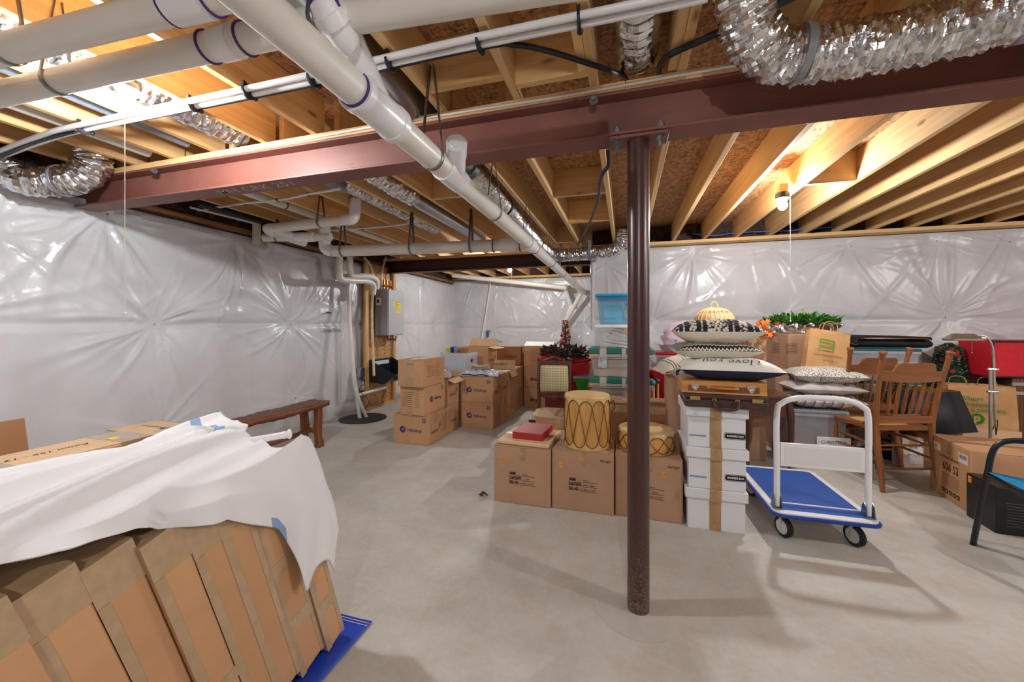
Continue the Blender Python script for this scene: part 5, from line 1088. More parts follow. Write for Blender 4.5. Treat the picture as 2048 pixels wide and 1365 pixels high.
def blob(name, lab, cat, loc, r, sc, m, rot=0, seed=1, amp=.12, fr=5, n=40):
    rg = np.random.default_rng(seed); ph = rg.uniform(0, 6, 9); b = MB(); b.ball((0, 0, 0), 1, n, n//2)
    out = []
    for x, y, z in b.v:
        q = 1+amp*(sin(fr*x+ph[0]+2*y)*.5+sin(fr*1.7*y+ph[1]-z)+sin(fr*2.6*z+ph[2]+x*3)*.6+.5*sin(fr*4*x+ph[3])*sin(fr*3*y+ph[4]))
        out.append((x*r*sc[0]*q, y*r*sc[1]*q, r*sc[2]+max(z, -.92)*r*sc[2]*q))
    b.v = out; mz = min(p[2] for p in out); b.v = [(x, y, z-mz) for x, y, z in out]
    return place(tag(obj(name, b, m, sharp=180), lab, cat), loc, rot)
o = blob('pink_bag', 'pink and white plastic bag full of soft goods', 'bag', (AY(1362, 700, 4.85).x, 4.9, .80+dm[2]+.002), .19, (1, .6, .9), plain('pink_plastic', c(220, 190, 204), .25, 0, .12, 7, .4, 25), 0, 3, .07); patch(o, (.0, .3, 0), 'front', -.07, .13, .03, .03, plain('cyan_dot', c(60, 150, 210), .5), 'printed_dot')
# ================================================================ patterned parlour chair with red bins behind
t = NT('trellis_upholstery'); t.set(Roughness=.85); v = t.coord((1, 1, 1))
def circ(sc):
    m_ = t.n('VectorMath', operation='FRACTION'); s_ = t.n('VectorMath', operation='SCALE'); s_.inputs['Scale'].default_value = sc; t.l(v, s_.inputs[0]); t.l(s_.outputs[0], m_.inputs[0])
    d_ = t.n('VectorMath', operation='SUBTRACT'); d_.inputs[1].default_value = (.5, .5, .5); t.l(m_.outputs[0], d_.inputs[0]); k_ = t.n('VectorMath', operation='MULTIPLY'); k_.inputs[1].default_value = (1, .0, 1); t.l(d_.outputs[0], k_.inputs[0]); L_ = t.n('VectorMath', operation='LENGTH'); t.l(k_.outputs[0], L_.inputs[0]); return L_.outputs['Value']
q = circ(34); t.col(t.ramp(q, [(0, c(212, 196, 140)), (.14, c(92, 78, 50)), (.24, c(214, 202, 160)), (.42, c(130, 112, 70)), (.52, c(220, 208, 170))])); M_uph = t.m
M_mah = wood('mahogany', c(62, 24, 18), c(96, 44, 30), 2, .35, False, 1.3, .3)
CH = (AY(1113, 760, 4.25).x, 4.22)
pc = thing('parlour_chair', 'carved mahogany chair with patterned upholstery', 'chair', (CH[0]-.02, CH[1], 0), R(6))
W2 = .17
for sx in (-1, 1):
    b = MB(); b.tube(spline([(sx*W2, .05, 0), (sx*W2, .02, .2), (sx*W2, 0, .42), (sx*W2, .0, .7), (sx*W2, .03, .98)], 6), .02, 8); b.ball((sx*W2, .03, 1.0), .024, 10, 6); obj('back_post', b, M_mah, pc)
    b = MB(); b.lathe([(.016, 0), (.012, .03), (.022, .12), (.014, .2), (.024, .3), (.024, .36)], (sx*.19, -.42, 0), 12); obj('front_leg', b, M_mah, pc)
b = MB(); b.box((-W2, .005, .935), (W2, .045, .985)); b.tube(spline([(-.12, .025, .985), (-.06, .025, 1.0), (0, .025, 1.025), (.06, .025, 1.0), (.12, .025, .985)], 5), .015, 8); obj('crest_rail', b, M_mah, pc, bevel=.004)
obj('back_rail', MB().box((-W2, -.01, .58), (W2, .03, .615)), M_mah, pc, bevel=.004)
b = MB(); b.grid(lambda a, e: ((a-.5)*.30, -.006-.03*((1-(2*a-1)**4)*(1-(2*e-1)**4)), .625+e*.305), 16, 16); obj('back_cushion', b, M_uph, pc, solid=.02)
def seat_(a, e): 
    u, v_ = 2*a-1, 2*e-1; w = .23-.03*(v_+1)/2; return (u*w, -.23+v_*.22, .40+.06*max(0, (1-u**4)*(1-v_**4))**.5)
b = MB(); b.grid(seat_, 20, 20); obj('seat_cushion', b, M_uph, pc); obj('seat_rail', MB().prism([(-.225, -.44), (.225, -.44), (.195, -.01), (-.195, -.01)], .345, .402), M_mah, pc, bevel=.004)
b = MB(); b.grid(lambda a, e: ((a-.5)*.30, .0+.005*e, .58-e*(.02+.05*abs(cos(2*pi*a))**1.0*(1-abs(2*a-1)))), 24, 3); obj('carved_apron', b, M_mah, pc, solid=.015)
pc.scale = (1, 1, .945)
# red holiday bin with wreath, second red bin under, green tote, tinsel tree in a bag
XR2 = AY(1150, 760, 4.75).x
hb = thing('holiday_bin', 'round red fabric bin holding a dark wreath', 'bin', (AY(1130, 740, 4.95).x, 4.95, .52))
obj('bin_body', MB().lathe([(.29, 0), (.32, .32), (.31, .33), (.29, .30), (0, .29)], (0, 0, 0), 40, cap=False), M_redf, hb)
o, dmr = tote('storage_tote', 'dark red tote under the round red bin', 1085, 1175, 780, 0, 4.7, .5, plain('dark_red', c(120, 16, 26), .4), M_red, .04, 0); o.scale.z = .518/dmr[2]
def wreath(name, lab, loc, R0, n, m1, m2, seed, th=.07, leaf=.05):
    rg = np.random.default_rng(seed); b = MB()
    for k in range(n):
        a = rg.uniform(0, 2*pi); p0 = Vector((R0*cos(a)*rg.uniform(.5, 1.1), R0*sin(a)*rg.uniform(.5, 1.1), rg.uniform(.01, th))); dv = Vector((rg.normal(), rg.normal(), abs(rg.normal())*.7)).normalized(); u = dv.orthogonal().normalized()
        L = leaf*rg.uniform(.6, 1.4); w = L*.17; b.m(0 if rg.random() < .75 else 1)._add([p0, p0+dv*L*.5+u*w, p0+dv*L, p0+dv*L*.5-u*w], [(0, 1, 2, 3)])
    return place(tag(obj(name, b, [m1, m2], sharp=180), lab, 'wreath'), loc)
M_leafd = plain('dark_needles', c(38, 48, 38), .6, 0, .3, 30); M_berry = plain('berry_red', c(120, 30, 40), .5)
wreath('evergreen_wreath', 'dark evergreen wreath with berries on the red bin', (AY(1130, 712, 4.9).x, 4.88, .875), .26, 700, M_leafd, M_berry, 4, .14, .09)
blob('red_cloth', 'bright red crumpled cloth around the wreath', 'cloth', (AY(1102, 712, 4.8).x, 4.77, .852), .13, (1.2, .7, .35), M_redf, 0, 5, .1)
blob('red_cloth', 'red cloth fold spilling on the bin beside tote tower', 'cloth', (AY(1158, 716, 4.8).x, 4.80, .852), .12, (1.3, .8, .3), M_redf, .4, 8, .1)
tt = thing('tinsel_tree', 'small ornament-covered tree wrapped in clear plastic', 'tree', (AY(1131, 700, 5.15).x, 5.15, .83))
b = MB(); b.tube([(0, 0, 0), (0, 0, .5)], .012, 8); obj('trunk', b, M_walnut, tt)
rg = np.random.default_rng(2); cols = [plain('orn_green', c(30, 90, 50), .25), plain('orn_pink', c(214, 140, 140), .25), plain('orn_gold', c(190, 150, 80), .25, .4), plain('orn_red', c(150, 34, 44), .25)]
b = MB()
for k in range(150):
    z = rg.uniform(.02, .56); r = .085*(1-z/.66)+.012; a = rg.uniform(0, 6.28); b.m(int(rg.integers(0, 4))).ball((r*cos(a), r*sin(a), z), rg.uniform(.012, .02), 8, 6)
q = obj('ornament', b, cols, tt); q['kind'] = 'stuff'
blob('clear_wrap', 'cloudy clear plastic bag bulging beside the ornament tree', 'bag', (AY(1160, 690, 5.3).x, 5.3, .83), .23, (.85, .55, 1.1), clearmat('cloudy_plastic', c(226, 228, 232), .5, .15), 0, 12, .08)
tb = carton('support_carton', 'carton behind the red bin carrying the ornament tree', 'cardboard box', (AY(1150, 690, 5.3).x, 5.33, 0), (.62, .24, .828))
o, dm = tote('storage_tote', 'bright green tote beside the tote tower', 1146, 1178, 754, 0, 4.55, .3, plain('bright_green', c(52, 168, 50), .4), clearmat('grey_lid', c(180, 190, 190), .8), .03, .50)
b = carton('support_carton', 'dark carton carrying the bright green tote', 'cardboard box', (o.location.x, 4.70, 0), (.2, .28, .498), 0, M_carddk)
q = blob('pink_bundle', 'small bright pink bundle below the green tote', 'bundle', (AY(1152, 790, 4.36).x, 4.44, .50), .07, (1.0, .8, .6), plain('hot_pink', c(214, 50, 140), .5), 0, 4, .06); q.location.z = .50
carton('support_carton', 'carton under pink bundle between chair and totes', 'cardboard box', (q.location.x, 4.44, 0), (.16, .16, .498), 0, plain('dk_red_board', c(110, 20, 30), .6))
kc = thing('keyboard_case', 'black case with silver edge lying before the totes', 'case', (AY(1203, 790, 3.95).x, 3.93, 0)); obj('case_body', MB().box((-.21, -.1, 0), (.21, .1, .60)), M_black, kc, bevel=.01); obj('silver_edge', MB().box((-.215, -.105, .601), (.215, .105, .628)), M_galv, kc, bevel=.006)
for x in (-.15, .15): obj('corner_cap', MB().box((x-.02, -.112, .585), (x+.02, -.1, .62)), M_chrome, kc)
q = thing('toy_tractor', 'small green and black toy behind the patterned chair leg', 'toy', AY(1050, 826, 4.5)); q.location.z = 0
obj('toy_body', MB().box((-.06, -.05, .03), (.06, .05, .12)), MC['bright_green'], q, bevel=.012)
for x in (-.07, .07): b = MB(); b.tube([(x-.02, -.06, .045), (x+.02, -.06, .045)], .045, 14); obj('wheel', b, M_rubber, q)
# ================================================================ objects along the far wall, behind the cushions
o, dm = fcart('tall_carton', 'tall carton behind the cushions under the leaf garland', 1496, 1533, 664, 4.3, .3, mat=M_cardf)
bk_c, bkd = fcart('support_carton', 'tall carton behind the cushions carrying the domed basket', 1390, 1470, 655, 4.0, .4, mat=M_cardf)
bt = thing('lidded_basket', 'domed straw basket with red and yellow bands', 'basket', (AY(1428, 640, 4.2).x, 4.2, bkd[2]+.001))
prof = [(.165, 0), (.18, .03), (.178, .07), (.165, .11), (.135, .15), (.1, .175), (.04, .19), (.0, .195)]
t = NT('straw_weave'); t.set(Roughness=.8); sx_ = t.n('SeparateXYZ'); t.l(t.tc.outputs['Object'], sx_.inputs[0]); mr = t.n('MapRange'); mr.inputs['From Max'].default_value = .2; t.l(sx_.outputs['Z'], mr.inputs['Value'])
cc = t.ramp(mr.outputs[0], [(0, c(206, 176, 40)), (.32, c(206, 160, 120)), (.68, c(206, 40, 30)), (.78, c(214, 186, 130))], True); vo = t.n('TexChecker'); vo.inputs['Scale'].default_value = 90; t.l(t.coord(), vo.inputs['Vector']); t.col(t.mix(vo.outputs['Fac'], cc, t.mix(.6, cc, c(236, 212, 160)))); t.bump(vo.outputs['Fac'], .8, .006)
obj('lid_dome', MB().lathe(prof, (0, 0, 0), 48, cap=False), t.m, bt)
b = MB()
for k in range(26):
    a = 2*pi*k/26; b.tube([((r_+.002)*cos(a), (r_+.002)*sin(a), z) for r_, z in prof[:-1]], .003, 5)
q = obj('straw_rib', b, plain('straw', c(222, 190, 130), .8), bt); q['kind'] = 'stuff'
b = MB(); b.tube(spline([(-.025, 0, .185), (-.03, 0, .22), (0, 0, .25), (.03, 0, .22), (.025, 0, .185)], 6), .006, 8); obj('loop_handle', b, MC['straw'], bt)
rg = np.random.default_rng(6); b = MB()
def star(b, c0, s, nrm, rot):
    n = Vector(nrm).normalized(); u = n.orthogonal().normalized(); w = n.cross(u); pts = []
    for k in range(10): a = rot+2*pi*k/10; r_ = s*(1 if k % 2 == 0 else .48); pts.append(Vector(c0)+u*cos(a)*r_+w*sin(a)*r_)
    b._add([Vector(c0)+n*s*.12]+pts, [(0, 1+k, 1+(k+1) % 10) for k in range(10)])
M_orl = plain('orange_leaf', c(226, 104, 20), .7, 0, .2, 30); M_brl = plain('brown_leaf', c(110, 84, 30), .7, 0, .2, 30)
gp = AY(1517, 655, 4.2)
gl = thing('leaf_garland', 'orange maple leaf garland hanging over the tall carton', 'garland', gp)
for k in range(26):
    b = MB(); p0 = (rg.normal(0, .055), -.05+rg.normal(0, .03), rg.normal(0, .04)); star(b, p0, rg.uniform(.024, .04), (rg.normal(0, .5), -1, rg.normal(.2, .5)), rg.uniform(0, 6)); obj('leaf', b, M_orl, gl, sharp=180)
for k in range(14):
    b = MB(); p0 = (.02-.012*k+rg.normal(0, .012), -.06-.004*k, -.09-.014*k); star(b, p0, rg.uniform(.025, .04), (rg.normal(0, .4), -1, .2), rg.uniform(0, 6)); obj('leaf', b, M_brl, gl, sharp=180)
b = MB(); b.tube(spline([(0, -.05, .05), (.03, -.05, -.08), (-.06, -.09, -.2), (-.16, -.11, -.29)], 6), .003, 6); obj('twig', b, M_walnut, gl)
# ================================================================ platform trolley
tk = thing('platform_trolley', 'white platform trolley with blue deck and tall handle', 'trolley', (1.135, 3.11, 0), R(1))
TW, TL, TZ = .27, .415, .165
def rr(w, l, r, n=5): return [(sx*(w-r)+r*cos(a), sy*(l-r)+r*sin(a)) for sx, sy, a0 in ((1, 1, 0), (-1, 1, pi/2), (-1, -1, pi), (1, -1, 1.5*pi)) for a in [a0+pi/2*k/n for k in range(n+1)]]
obj('deck', MB().prism(rr(TW, TL, .05), TZ, TZ+.03), M_white, tk, bevel=.004)
obj('deck_mat', MB().prism(rr(TW-.04, TL-.045, .02), TZ+.0301, TZ+.0325), M_blue, tk)
b = MB(); pr_ = rr(TW+.004, TL+.004, .055, 6); pr_.append(pr_[0]); b.tube([(x, y, TZ+.01) for x, y in pr_], .011, 10, cap=False); obj('bumper', b, M_bumper, tk)
HX, HYk = .235, -.345
for x in (-HX, HX):
    for dx in (-.02, .02): obj('hinge_plate', MB().prism([(-.03, 0), (.03, 0), (.02, .06), (.0, .085), (-.02, .06)], -.002, .002, Matrix.Translation((x+dx, HYk, TZ+.033)) @ Matrix.Rotation(pi/2, 4, 'Z') @ Matrix.Rotation(pi/2, 4, 'X')), M_zinc, tk)
    obj('hinge_base', MB().box((x-.025, HYk-.035, TZ+.033), (x+.025, HYk+.035, TZ+.037)), M_zinc, tk)
HT = .885
hp_ = [(-HX, HYk, TZ+.04), (-HX, HYk, .4), (-HX, HYk, HT-.11), (-HX+.03, HYk, HT-.04), (-HX+.10, HYk, HT-.008), (-.05, HYk, HT), (.05, HYk, HT), (HX-.10, HYk, HT-.008), (HX-.03, HYk, HT-.04), (HX, HYk, HT-.11), (HX, HYk, .4), (HX, HYk, TZ+.04)]
obj('handle', MB().tube(spline(hp_, 8), .0165, 18), M_white, tk)
hpn = obj('handle_panel', MB().box((-HX+.017, HYk-.008, .455), (HX-.017, HYk+.008, .60)), M_white, tk, bevel=.003); b = MB(); b.box((-HX+.04, HYk-.0095, .475), (HX-.04, HYk-.008, .58)); obj('panel_inset', b, plain('offwhite_panel', c(222, 222, 224), .35, 0, .02), hpn)
b = MB(); b.tube([(-HX+.02, HYk+.03, TZ+.05), (HX-.02, HYk+.03, TZ+.05)], .005, 8); obj('cross_rod', b, M_white, tk)
for x in (-.185, .185):
    for y in (-.30, .30):
        cst = obj('caster_fork', MB().box((x-.028, y-.035, TZ-.012), (x+.028, y+.035, TZ-.001)), M_hub, tk, bevel=.003)
        for s in (-.02, .02): obj('fork_side', MB().prism([(-.032, .0), (.032, .0), (.012, -.11), (-.012, -.11)], -.002, .002, Matrix.Translation((x+s, y-.0, TZ-.01)) @ Matrix.Rotation(pi/2, 4, 'Z') @ Matrix.Rotation(pi/2, 4, 'X')), M_hub, cst)
        w_ = obj('wheel', MB().lathe([(.04, -.016), (.056, -.016), (.0625, -.011), (.0635, 0), (.0625, .011), (.056, .016), (.04, .016)], (x, y-.01, .064), 28, (1, .42, 0)), M_rubber, tk)
        obj('wheel_hub', MB().lathe([(0, -.019), (.014, -.019), (.016, -.0175), (.03, -.0172), (.043, -.0165), (.043, .0165), (0, .0175)], (x, y-.01, .064), 24, (1, .42, 0), cap=False), M_hub, w_)
# ================================================================ two press-back oak chairs
def oak_chair(lab):
    o = thing('oak_chair', lab, 'chair', (0, 0, 0), 0, 'pressed-back oak chairs')
    W_, SH = .215, .46
    for s in (-1, 1):
        pts = [(s*(W_+.005), -.06, 0), (s*W_, -.03, .2), (s*W_, 0, SH), (s*(W_+.015), -.03, .72), (s*(W_+.035), -.085, 1.0)]
        b = MB(); sp_ = spline(pts, 8); rs = [.016+.006*sin(pi*min(1, k/len(sp_)*1.3)) for k in range(len(sp_))]; b.tube(sp_, rs, 12); q = obj('back_post', b, M_oak, o)
        e = Vector(pts[-1]); d_ = (sp_[-1]-sp_[-2]).normalized(); obj('finial', MB().lathe([(.016, -.005), (.021, .015), (.018, .028), (.027, .05), (.024, .058), (0, .062)], e, 16, d_, cap=False), M_oak, q)
        b = MB(); b.lathe([(.013, 0), (.015, .03), (.019, .18), (.014, .21), (.021, .26), (.023, .38), (.017, .43)], (s*.185, .40, 0), 14); obj('front_leg', b, M_oak, o)
        b = MB(); b.tube(spline([(s*W_, -.005, .66), (s*(W_+.004), .02, .60), (s*(W_+.003), .05, .52), (s*(W_-.01), .12, SH+.012), (s*(W_-.03), .2, SH+.008)], 6), .011, 10); obj('seat_brace', b, M_oak, o)
        for z, y1 in ((.34, .395), (.25, .395)): obj('side_stretcher', MB().tube([(s*W_, -.015, z-.02), (s*.2, .2, z+.004), (s*.185, y1, z)], [.007, .011, .007], 10), M_oakx, o)
    for z in (.36, .24): obj('front_stretcher', MB().tube([(-.185, .40, z), (0, .40, z), (.185, .40, z)], [.008, .012, .008], 10), M_oakx, o)
    for z in (.34, .16): obj('rear_stretcher', MB().tube([(-W_, -.02, z), (0, -.02, z), (W_, -.02, z)], [.007, .009, .007], 10), M_oakx, o)
    outl = [(-W_+.01, -.0), (-.226, .12), (-.228, .3), (-.2, .425), (-.1, .45), (.1, .45), (.2, .425), (.228, .3), (.226, .12), (W_-.01, .0)]
    hole = [(-.14, .06), (-.15, .13), (-.15, .28), (-.13, .35), (-.07, .37), (.07, .37), (.13, .35), (.15, .28), (.15, .13), (.14, .06)]
    n = len(outl); b = MB()
    for z, fl in ((SH-.014, 1), (SH+.014, 0)):
        vs = [(x, y, z) for x, y in outl]+[(x, y, z) for x, y in hole]
        b._add(vs, [((i, (i+1) % n, n+(i+1) % n, n+i) if not fl else (n+i, n+(i+1) % n, (i+1) % n, i)) for i in range(n)])
    for L_, fl in ((outl, 0), (hole, 1)):
        vs = [(x, y, SH-.014) for x, y in L_]+[(x, y, SH+.014) for x, y in L_]
        b._add(vs, [((i, (i+1) % n, n+(i+1) % n, n+i) if not fl else (n+i, n+(i+1) % n, (i+1) % n, i)) for i in range(n)])
    sf = obj('seat_frame', b, M_oakx, o); obj('cane_panel', MB().prism(hole, SH-.002, SH+.004), M_cane, sf)
    # crest rail: shouldered board, slightly bowed
    prof = [(-.232, .835), (-.232, .905), (-.16, .91), (-.15, .93), (-.145, .955), (-.12, .97), (.12, .97), (.145, .955), (.15, .93), (.16, .91), (.232, .905), (.232, .835), (.1, .822), (-.1, .822)]
    b = MB(); yb = lambda x, z: -.03-.055*(z-.72)/.28-.02*(1-(x/.23)**2)
    m_ = len(prof); vs = [(x, yb(x, z)-.009, z) for x, z in prof]+[(x, yb(x, z)+.009, z) for x, z in prof]
    ctr = [(0, yb(0, .88)-.009, .88), (0, yb(0, .88)+.009, .88)]
    vs2 = vs+ctr; b._add(vs2, [(i, (i+1) % m_, 2*m_) for i in range(m_)]+[(m_+(i+1) % m_, m_+i, 2*m_+1) for i in range(m_)]+[(m_+i, m_+(i+1) % m_, (i+1) % m_, i) for i in range(m_)]); obj('crest_rail', b, M_oakx, o)
    b = MB(); b.box((-W_+.005, -.022, .505), (W_-.005, -.006, .56)); b.box((-.11, -.022, .56), (.11, -.006, .575)); obj('lower_rail', b, M_oakx, o, bevel=.003)
    for k in range(6):
        x = -.135+.054*k; x2 = x*1.22; b = MB(); p0 = Vector((x, -.014, .57)); p1 = Vector((x2, yb(x2, .83), .832))
        b.tube([p0.lerp(p1, q) for q in (0, .15, .3, .5, .62, .75, .9, 1)], [.008, .012, .0135, .0115, .012, .010, .007, .006], 10); obj('spindle', b, M_oak, o)
    return o
t = NT('woven_cane'); t.set(Roughness=.6); ck = t.n('TexChecker'); ck.inputs['Scale'].default_value = 110; t.l(t.coord(), ck.inputs['Vector']); t.col(t.mix(ck.outputs['Fac'], c(222, 190, 130), c(186, 146, 84))); t.bump(ck.outputs['Fac'], .5, .003); M_cane = t.m
ch = oak_chair('oak chair with cane seat nearest the big lettered carton'); place(ch, (2.165, 3.885, .0), R(17)); ch.scale = (1.06, 1.06, 1.06)
c2 = copy_tree(ch); place(c2, (2.20, 4.40, 0), R(16)); c2.scale = (1.06, 1.06, 1.06); c2['label'] = 'second oak chair, between the other oak chair and clear tote'
# ================================================================ carton tower with plant, paper bag
o, dm = fcart('carton', 'lower carton of the tower under the foil-wrapped plant', 1551, 1652, 738, 4.75, .46, 0, mat=M_cardf, rot=R(0))
zt = dm[2]+.001
o, dm2 = fcart('carton', 'upper carton of the tower carrying the green plant', 1560, 1680, 668, 4.78, .42, zt, mat=M_cardf, rot=R(14)); Xp, Yp, Zp = o.location.x, o.location.y, zt+dm2[2]
org = face(dm2, 'front', -.21, .21, 0); blines(o, dm2, 'left', .0, .26, .13, 7, .018, M_ink); blines(o, dm2, 'front', -.24, .26, .12, 7, .016, M_ink)
pl = thing('foil_planter', 'leafy green plant in crumpled silver foil on cartons', 'plant', (Xp, Yp, Zp+.002))
def foilf(a, e):
    th = 2*pi*a; r = .23+.05*e+.02*sin(13*th+4*e)+.015*sin(29*th); return (r*cos(th)*1.25, r*sin(th)*.8, .005+.095*e+.014*sin(17*th+3)*e)
obj('foil_wrap', MB().grid(foilf, 120, 8), M_foil, pl, sharp=20)
obj('soil', MB().lathe([(.26, .06), (0, .09)], (0, 0, 0), 30, cap=False, sy=.66), M_walnut, pl)
rg = np.random.default_rng(12); b = MB()
for k in range(1100):
    a = rg.uniform(0, 6.28); rr_ = rg.uniform(0, 1)**.5; p0 = Vector((.33*rr_*cos(a), .19*rr_*sin(a), .09+rg.uniform(0, .11)*(1-.4*rr_))); dv = Vector((cos(a)*rr_+rg.normal(0, .5), sin(a)*rr_+rg.normal(0, .5), rg.uniform(-.15, 1.0))).normalized()
    u = dv.cross(Vector((0, 0, 1))).normalized(); L = rg.uniform(.05, .095); w = L*.27; n_ = dv.cross(u); b.m(int(rg.random() < .35))
    b._add([p0, p0+dv*L*.45+u*w+n_*.004, p0+dv*L-n_*.006, p0+dv*L*.45-u*w+n_*.004], [(0, 1, 2), (0, 2, 3)])
q = obj('foliage', b, [plain('leaf_green', c(74, 140, 54), .4, 0, .25, 30), plain('leaf_light', c(134, 184, 104), .4, 0, .2, 30)], pl, sharp=180); q['kind'] = 'stuff'
def paperbag(name, lab, loc, dm, rot, m, handles=True):
    w, d, h = dm; o = thing(name, lab, 'paper bag', loc, rot); b = MB(); T = .0
    def side(a, e): return None
    n = 10
    def ringz(z, k):
        cr = .012*k; return [(-w/2, -d/2), (-w/6, -d/2-cr), (w/6, -d/2+cr*.6), (w/2, -d/2), (w/2-cr*2.2, 0), (w/2, d/2), (w/6, d/2+cr*.4), (-w/6, d/2-cr), (-w/2, d/2), (-w/2+cr*2.2, 0)]
    vs = []; fs = []
    for i in range(n+1):
        z = h*i/n; k = i/n; vs += [(x*(1-.03*k), y*(1-.25*k), z) for x, y in ringz(z, k)]
    for i in range(n):
        for j in range(10): fs.append((i*10+j, i*10+(j+1) % 10, (i+1)*10+(j+1) % 10, (i+1)*10+j))
    fs.append(tuple(range(10))[::-1]); b._add(vs, fs); obj('bag_body', b, m, o, solid=.003, sharp=25)
    if handles:
        for sy in (-1, 1): b = MB(); b.tube(spline([(-.06, sy*d*.36, h-.03), (-.06, sy*d*.36, h+.03), (-.035, sy*d*.34, h+.085), (.035, sy*d*.34, h+.085), (.06, sy*d*.36, h+.03), (.06, sy*d*.36, h-.03)], 5), .0035, 6); obj('twisted_handle', b, m, o)
    return o
t = NT('kraft_paper'); t.set(Roughness=.7); v = t.coord(); t.col(t.ramp(t.noise(6, v), [(.3, c(178, 132, 82)), (.7, c(198, 152, 102))])); t.bump(t.noise(9, v, 4, .6, 1), .5, .02); M_kraft = t.m
zt1 = .70
# clear tote, bagged cushions, leopard cushion, paper bag on top
YC = 4.2
M_ctw = clearmat('frosted_clear_tote', c(200, 202, 208), .42)
o, dm = tote('storage_tote', 'clear tote with white paper label under bagged cushions', 1571, 1700, 822, 0, YC, .46, M_ctw, clearmat('grey_clear_lid', c(150, 154, 166), .75), .03, 0, inset=.02)
XCt = o.location.x; lb = obj('paper_label', MB().box((.0, -.226, .06), (.26, -.224, .30)), M_paper, o)
text(o, 'CHRISTMAS', .042, (.13, -.228, .25), (1, 0, 0), (0, 0, 1), M_ink, sx=.9); text(o, '3', .09, (.13, -.228, .15), (1, 0, 0), (0, 0, 1), M_ink, bold=.004)
q = tag(obj('red_contents', MB().box((-.2, -.15, 0), (.1, .15, .22)), plain('dull_red', c(166, 60, 76), .6, 0, .2, 8), bevel=.05), 'folded red cloth seen through the labelled clear tote', 'cloth'); place(q, (XCt-.02, YC+.22, .014))
q = tag(obj('white_contents', MB().box((-.1, -.15, 0), (.1, .15, .2)), M_paper, bevel=.05), 'folded white cloth seen through the labelled clear tote', 'cloth'); place(q, (XCt-.24+.49, YC+.25, .014))
zq = dm[2]+.002; zf = lambda y: zat(1640, y, YC+.1)
pillow('bagged_cushion', 'lower bagged patterned cushion on the labelled tote', 'cushion', (AY(1640, 800, 4.42).x, 4.43, zq), (.60, .42, .14), 0, [stripes('patch_print', 'X', 4, [(0, c(176, 168, 160)), (.4, c(120, 110, 104)), (.6, c(196, 190, 184))], .25, .5, 40, dist=4)], 'cushions over the labelled tote', nz=.006)
pillow('bagged_cushion', 'upper bagged white cushion under the speckled one', 'cushion', (AY(1642, 780, 4.42).x, 4.44, zq+.125), (.60, .42, .12), R(2), [plain('bagged_white', c(186, 178, 176), .2, 0, .14, 12, .5, 40)], 'cushions over the labelled tote', nz=.006)
t = NT('speckled_print'); t.set(Roughness=.85); vo = t.n('TexVoronoi'); vo.inputs['Scale'].default_value = 95; t.l(t.coord(), vo.inputs['Vector']); t.col(t.ramp(vo.outputs['Distance'], [(.32, c(40, 38, 40)), (.42, c(206, 200, 192))])); M_spk = t.m
zs = zq+.235
pillow('speckled_cushion', 'black and white speckled cushion on the bagged ones', 'cushion', (AY(1648, 770, 4.42).x, 4.43, zs), (.58, .40, .15), R(-3), [M_spk], 'cushions over the labelled tote')
pb = paperbag('paper_bag', 'brown paper bag with green square print leaning on tower', (AY(1650, 735, 4.46).x, 4.50, zs+.10), (.34, .12, .40), (R(-8), R(9), R(-2)), M_kraft)
zt_l = .235
for i in range(4): 
    a = [(-.055, .0), (0, .055), (.055, 0), (0, -.055)][i]; b = MB(); b.box((-.02+a[0]-(.003 if a[0] else .055), -.0625, .25+a[1]-(.003 if a[1] else .055)), (-.02+a[0]+(.003 if a[0] else .055), -.060, .25+a[1]+(.003 if a[1] else .055))); obj('green_frame', b, plain('lime_ink', c(96, 150, 40), .7), pb)
for s, z in (('WHOLE', .275), ('FOODS', .235)): text(pb, s, .034, (-.02, -.0635, z), (1, 0, 0), (0, 0, 1), MC['lime_ink'], 'printed_lettering', bold=.0008, sx=.85)
text(pb, 'home of america\'s diversity', .021, (.0, -.0668, .15), (1, 0, 0), (0, 0, 1), M_ink, 'printed_lettering'); text(pb, 'FARM TO MARKET', .014, (.02, -.0675, .10), (1, 0, 0), (0, 0, 1), M_ink, 'printed_lettering')
# wooden side table behind the trolley handle
tb = thing('side_table', 'dark polished wood side table with curved legs', 'table', (AY(1540, 800, 4.05).x, 4.2, 0))
obj('table_top', MB().box((-.22, -.2, .66), (.17, .2, .685)), M_walnut, tb, bevel=.006); obj('apron', MB().box((-.2, -.18, .50), (.15, .18, .659)), M_walnut, tb)
for x in (-.19, .14):
    for y in (-.17, .17): b = MB(); b.tube(spline([(x, y, .659), (x+.012, y-.012, .5), (x+.012, y-.012, .3), (x-.004, y, .12), (x+.01, y-.01, 0)], 6), [.026]*4+[.03]*4+[.026]*6+[.018]*6+[.015]*5, 10); obj('leg', b, M_walnut, tb)
b = carton('carton', 'carton on the floor under the dark side table', 'cardboard box', (tb.location.x-.13, 4.62, 0), (.34, .3, .42), 0, M_carddk); patch(b, (.34, .3, .42), 'front', .02, .3, .03, .03, M_orange, 'sticker')
